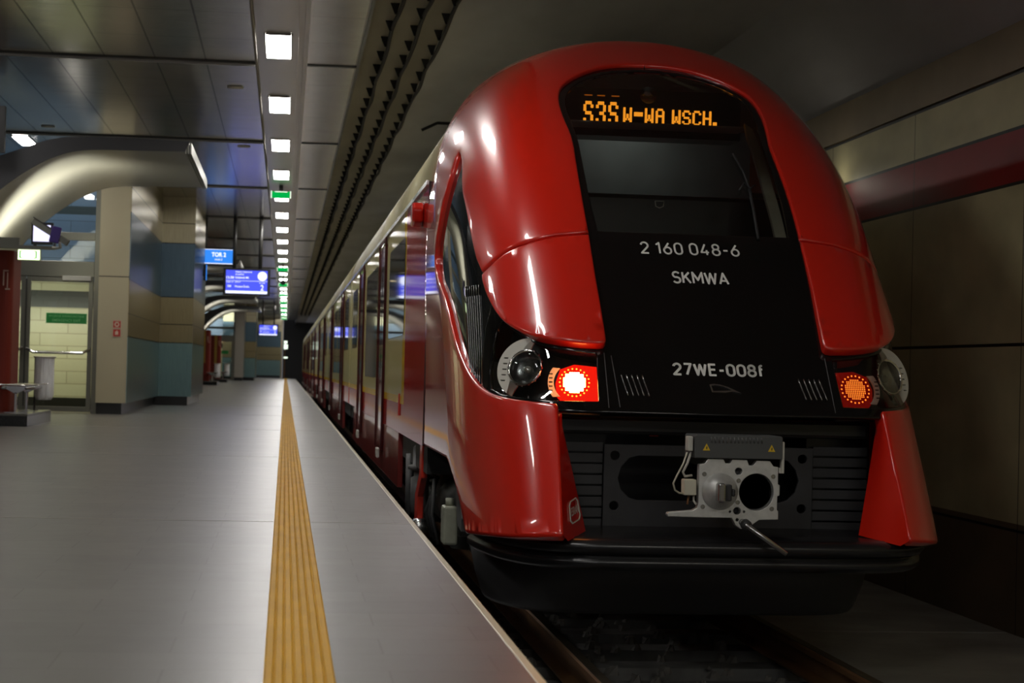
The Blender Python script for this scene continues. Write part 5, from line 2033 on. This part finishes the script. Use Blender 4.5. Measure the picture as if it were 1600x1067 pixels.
def coach(y0, y1, first, windows, doors, skirts):
    mb = MB()
    zs = [0.265, 0.6, 1.2, 1.8, GUT - 0.02]
    for sg in (-1, 1):
        x_ = XC + sg * BW
        mb.box(min(x_, x_ - sg * 0.04), max(x_, x_ - sg * 0.04), y0, y1, 0.265, GUT)
    body = mb.build('coach_body', LIV0 if first else LIV1, train)
    # roof
    mb = MB()
    rz = [GUT + 0.96 * (1 - math.cos(a)) / 1 for a in ()]
    prof = []
    for i in range(15):
        z_ = GUT + 0.004 + 0.95 * math.sin(i / 14 * PI / 2)
        prof.append((roof_w(z_), z_))
    ring = [(XC - w, z_) for w, z_ in prof] + [(XC + w, z_) for w, z_ in reversed(prof)]
    n = len(ring)
    vs = [(a, y0, b_) for a, b_ in ring] + [(a, y1, b_) for a, b_ in ring]
    fs = [(i, i + 1, n + i + 1, n + i) for i in range(n - 1)] + [tuple(range(n)), tuple(range(2 * n - 1, n - 1, -1))]
    mb.add(vs, fs)
    mb.build('roof', ROOFM, body, smooth=True)
    mb = MB()
    mb.box(XC - BW - 0.018, XC - BW - 0.0005, y0, y1, GUT - 0.025, GUT + 0.01)
    mb.build('gutter', STEEL, body)
    MB().box(XC - BW + 0.045, XC + BW - 0.045, y0 + 0.05, y1 - 0.05, 0.05, 0.264).build('underframe', RUBBER, body)
    for a, b_ in skirts:
        mb = MB().box(XC - BW + 0.002, XC - BW + 0.05, a, b_, -0.24, 0.2645)
        mb.build('skirt', SKIRT, body, bevel=0.006)
    for a, b_, za, zb in windows:
        r_ = 0.09
        pl = []
        for cx, cz, a0_ in ((b_ - r_, zb - r_, 0), (a + r_, zb - r_, PI / 2), (a + r_, za + r_, PI), (b_ - r_, za + r_, 1.5 * PI)):
            for i in range(5):
                t_ = a0_ + i * PI / 8
                pl.append((cx + r_ * math.cos(t_), cz + r_ * math.sin(t_)))
        MB().prism(pl, lambda p_, q_, k: (XC - BW - 0.004 + 0.002 * k, p_, q_)).build('window', GLASSDARK, body)
    for a, b_ in doors:
        d = MB().box(XC - BW - 0.012, XC - BW - 0.0005, a, b_, -0.02, 2.16).build('side_door', DOORRED, body, bevel=0.004)
        mb = MB().box(XC - BW - 0.030, XC - BW - 0.0125, a - 0.03, a, -0.02, 2.2)
        mb.box(XC - BW - 0.030, XC - BW - 0.0125, b_, b_ + 0.03, -0.02, 2.2)
        mb.box(XC - BW - 0.030, XC - BW - 0.0125, a - 0.03, b_ + 0.03, 2.2, 2.23)
        mb.build('door_frame', DOORDARK, body)
        mid = (a + b_) / 2
        mb = MB()
        for u0, u1 in ((a + 0.12, mid - 0.08), (mid + 0.08, b_ - 0.12)):
            mb.box(XC - BW - 0.0155, XC - BW - 0.0125, u0, u1, 0.75, 1.95)
        mb.build('door_window', GLASSDARK, body)
        MB().box(XC - BW - 0.06, XC - BW - 0.031, a + 0.05, a + 0.35, -0.10, 0.0).build('door_step', PALEGREY, body, bevel=0.006)
    return body


c1 = coach(14.26, 30.75, True, [(16.9, 19.4, 1.15, 2.03), (21.9, 24.9, 0.74, 2.03), (28.0, 29.9, 1.15, 2.03)], [(19.95, 21.2), (25.5, 26.8)], [(17.3, 28.6)])
MB().box(XC - BW - 0.012, XC - BW - 0.0005, 17.2, 17.25, 0.42, 0.62).build('grab_handle', FIRERED, c1)
y = 31.05
for k in range(5):
    ye = y + 16.1 if k < 4 else y + 19.0
    coach(y, ye, False, [(y + 0.9, y + 2.9, 1.15, 2.03), (y + 4.9, y + 7.4, 0.74, 2.03), (y + 7.8, y + 10.4, 0.74, 2.03), (y + 12.6, y + 15.0, 1.15, 2.03)], [(y + 3.3, y + 4.6), (y + 11.0, y + 12.3)], [(y + 3.0, y + 13.0)])
    y = ye + 0.3
mb = MB()
yy = 30.75
for k in range(5):
    mb = MB().box(XC - BW + 0.08, XC + BW - 0.08, yy + 0.002, yy + 0.298, 0.1, 2.3)
    mb.box(XC - 0.95, XC + 0.95, yy + 0.002, yy + 0.298, 2.301, 2.9)
    mb.build('gangway', RUBBER, train)
    yy += 16.4
# panel joint and side fittings at the cab
MB().box(XC - BW + 0.0005, XC - BW + 0.03, CABY + 0.0005, CABY + 0.0095, 0.27, GUT).build('cab_joint', SEAL, train)
mb = MB()
mb.prism([(-0.13, 0.05), (-0.05, 0.13), (0.10, 0.10), (0.13, -0.06), (0.06, -0.13), (-0.10, -0.08)], lambda a, b_, k: (XC - BW - 0.09 + 0.0895 * k, 14.85 + a * 1.0, 2.06 + b_ * 0.75))
mb.build('mirror_cover', RED, train, bevel=0.02)

mb = MB()
for xx in (XC - 0.55, XC + 0.55):
    mb.tube([(xx, 24.0, 3.10), (xx, 25.2, 3.55), (XC + (xx - XC) * 0.8, 24.2, 4.0)], 0.02, 6)
mb.tube([(XC - 0.8, 24.2, 3.92), (XC - 0.6, 24.2, 4.02), (XC + 0.6, 24.2, 4.02), (XC + 0.8, 24.2, 3.92)], 0.02, 6)
mb.tube([(XC - 0.55, 25.2, 3.55), (XC + 0.55, 25.2, 3.55)], 0.02, 6)
mb.build('pantograph', RUBBER, c1, smooth=True)

# bogies
for k, yb in enumerate((15.2, 30.9, 47.3, 63.7, 80.1, 96.5)):
    bx = XC - 1.13
    fr = MB().box(bx - 0.06, bx + 0.10, yb - 1.6, yb + 1.6, -0.36, -0.18)
    fr.box(bx + 0.1, XC + 1.0, yb - 0.35, yb + 0.35, -0.45, -0.2)
    fr.box(bx - 0.05, bx + 0.08, yb + 0.15, yb + 0.55, -0.18, 0.02)
    bog = fr.build('bogie', GREYBOX, train, bevel=0.02)
    for wy in (yb - 1.25, yb + 1.25):
        MB().lathe([(0, 0.30), (0.02, 0.42), (0.10, 0.425), (0.13, 0.45)], (XC - 0.82, wy, -0.331), (1, 0, 0), 36).build('wheel', GREYBOX, bog, smooth=False)
        MB().lathe([(0, 0.11), (0.03, 0.14), (0.15, 0.15)], (bx - 0.10, wy, -0.335), (1, 0, 0), 20).build('axle_box', GREYBOX, bog, smooth=True)
        mb = MB()
        pts = [(bx + 0.06 + 0.075 * math.cos(t_), wy + 0.33 + 0.075 * math.sin(t_), -0.175 + 0.30 * t_ / (10 * PI)) for t_ in np.linspace(0, 10 * PI, 90)]
        mb.tube(pts, 0.014, 6)
        mb.build('spring', GREYBOX, bog, smooth=True)
    if k == 0:
        # shock absorber, red lifeguard bracket, air tank and pale box seen below the cab
        MB().lathe([(0, 0.05), (0.02, 0.075), (0.30, 0.075), (0.31, 0.05), (0.36, 0.05), (0.37, 0.10), (0.40, 0.10), (0.41, 0.06), (0.55, 0.06), (0.58, 0.03)], (1.13, 15.6, -0.35), (0, 0, 1), 20).build('shock_absorber', MID, bog, smooth=True)
        MB().lathe([(0, 0.03), (0.52, 0.03)], (1.08, 16.2, -0.40), (0, 0, 1), 12).build('pipe', MID, bog, smooth=True)
        mb = MB().prism([(15.02, 0.26), (15.25, 0.26), (15.28, 0.02), (15.68, -0.16), (15.72, -0.50), (15.45, -0.52), (15.40, -0.17), (15.05, 0.0)], lambda a, b_, kk: (1.075 + 0.05 * kk, a - 0.35, b_))
        mb.build('red_bracket', RED_DULL, bog, bevel=0.008)
        MB().lathe([(0, 0.05), (0.03, 0.15), (0.10, 0.19), (0.75, 0.19), (0.82, 0.15), (0.85, 0.05)], (1.40, 14.0, -0.17), (0, 1, 0), 24).build('air_tank', GREYBOX, bog, smooth=True)
        MB().lathe([(0, 0.04), (0.02, 0.08), (0.18, 0.08), (0.20, 0.03)], (1.10, 14.95, -0.42), (0, 1, 0), 16).build('silver_cap', STEEL, bog, smooth=True)
        MB().box(1.09, 1.19, 12.75, 12.95, -0.34, -0.08).build('pale_box', PALEBOX, bog, bevel=0.015)
        MB().lathe([(0, 0.03), (0.05, 0.03)], (1.14, 12.85, -0.079), (0, 0, 1), 12).build('box_cap', PALEBOX, bog, smooth=True)
        mb = MB()
        for i in range(3):
            mb.tube([(1.14 + 0.03 * i, 14.2 + 0.2 * i, 0.02), (1.12, 14.1 + 0.3 * i, -0.25), (1.16, 14.0 + 0.3 * i, -0.45)], 0.015, 6)
        mb.build('hose', RUBBER, bog, smooth=True)
        MB().prism([(-0.30, 0.0), (-0.06, 0.02), (0.05, 0.2), (0.06, 0.45), (-0.05, 0.45), (-0.12, 0.2), (-0.30, 0.08)], lambda a, b_, kk: (1.16 + 0.03 * kk, 12.55 + a * 1.2, -0.20 + b_)).build('mudguard', MID, bog)
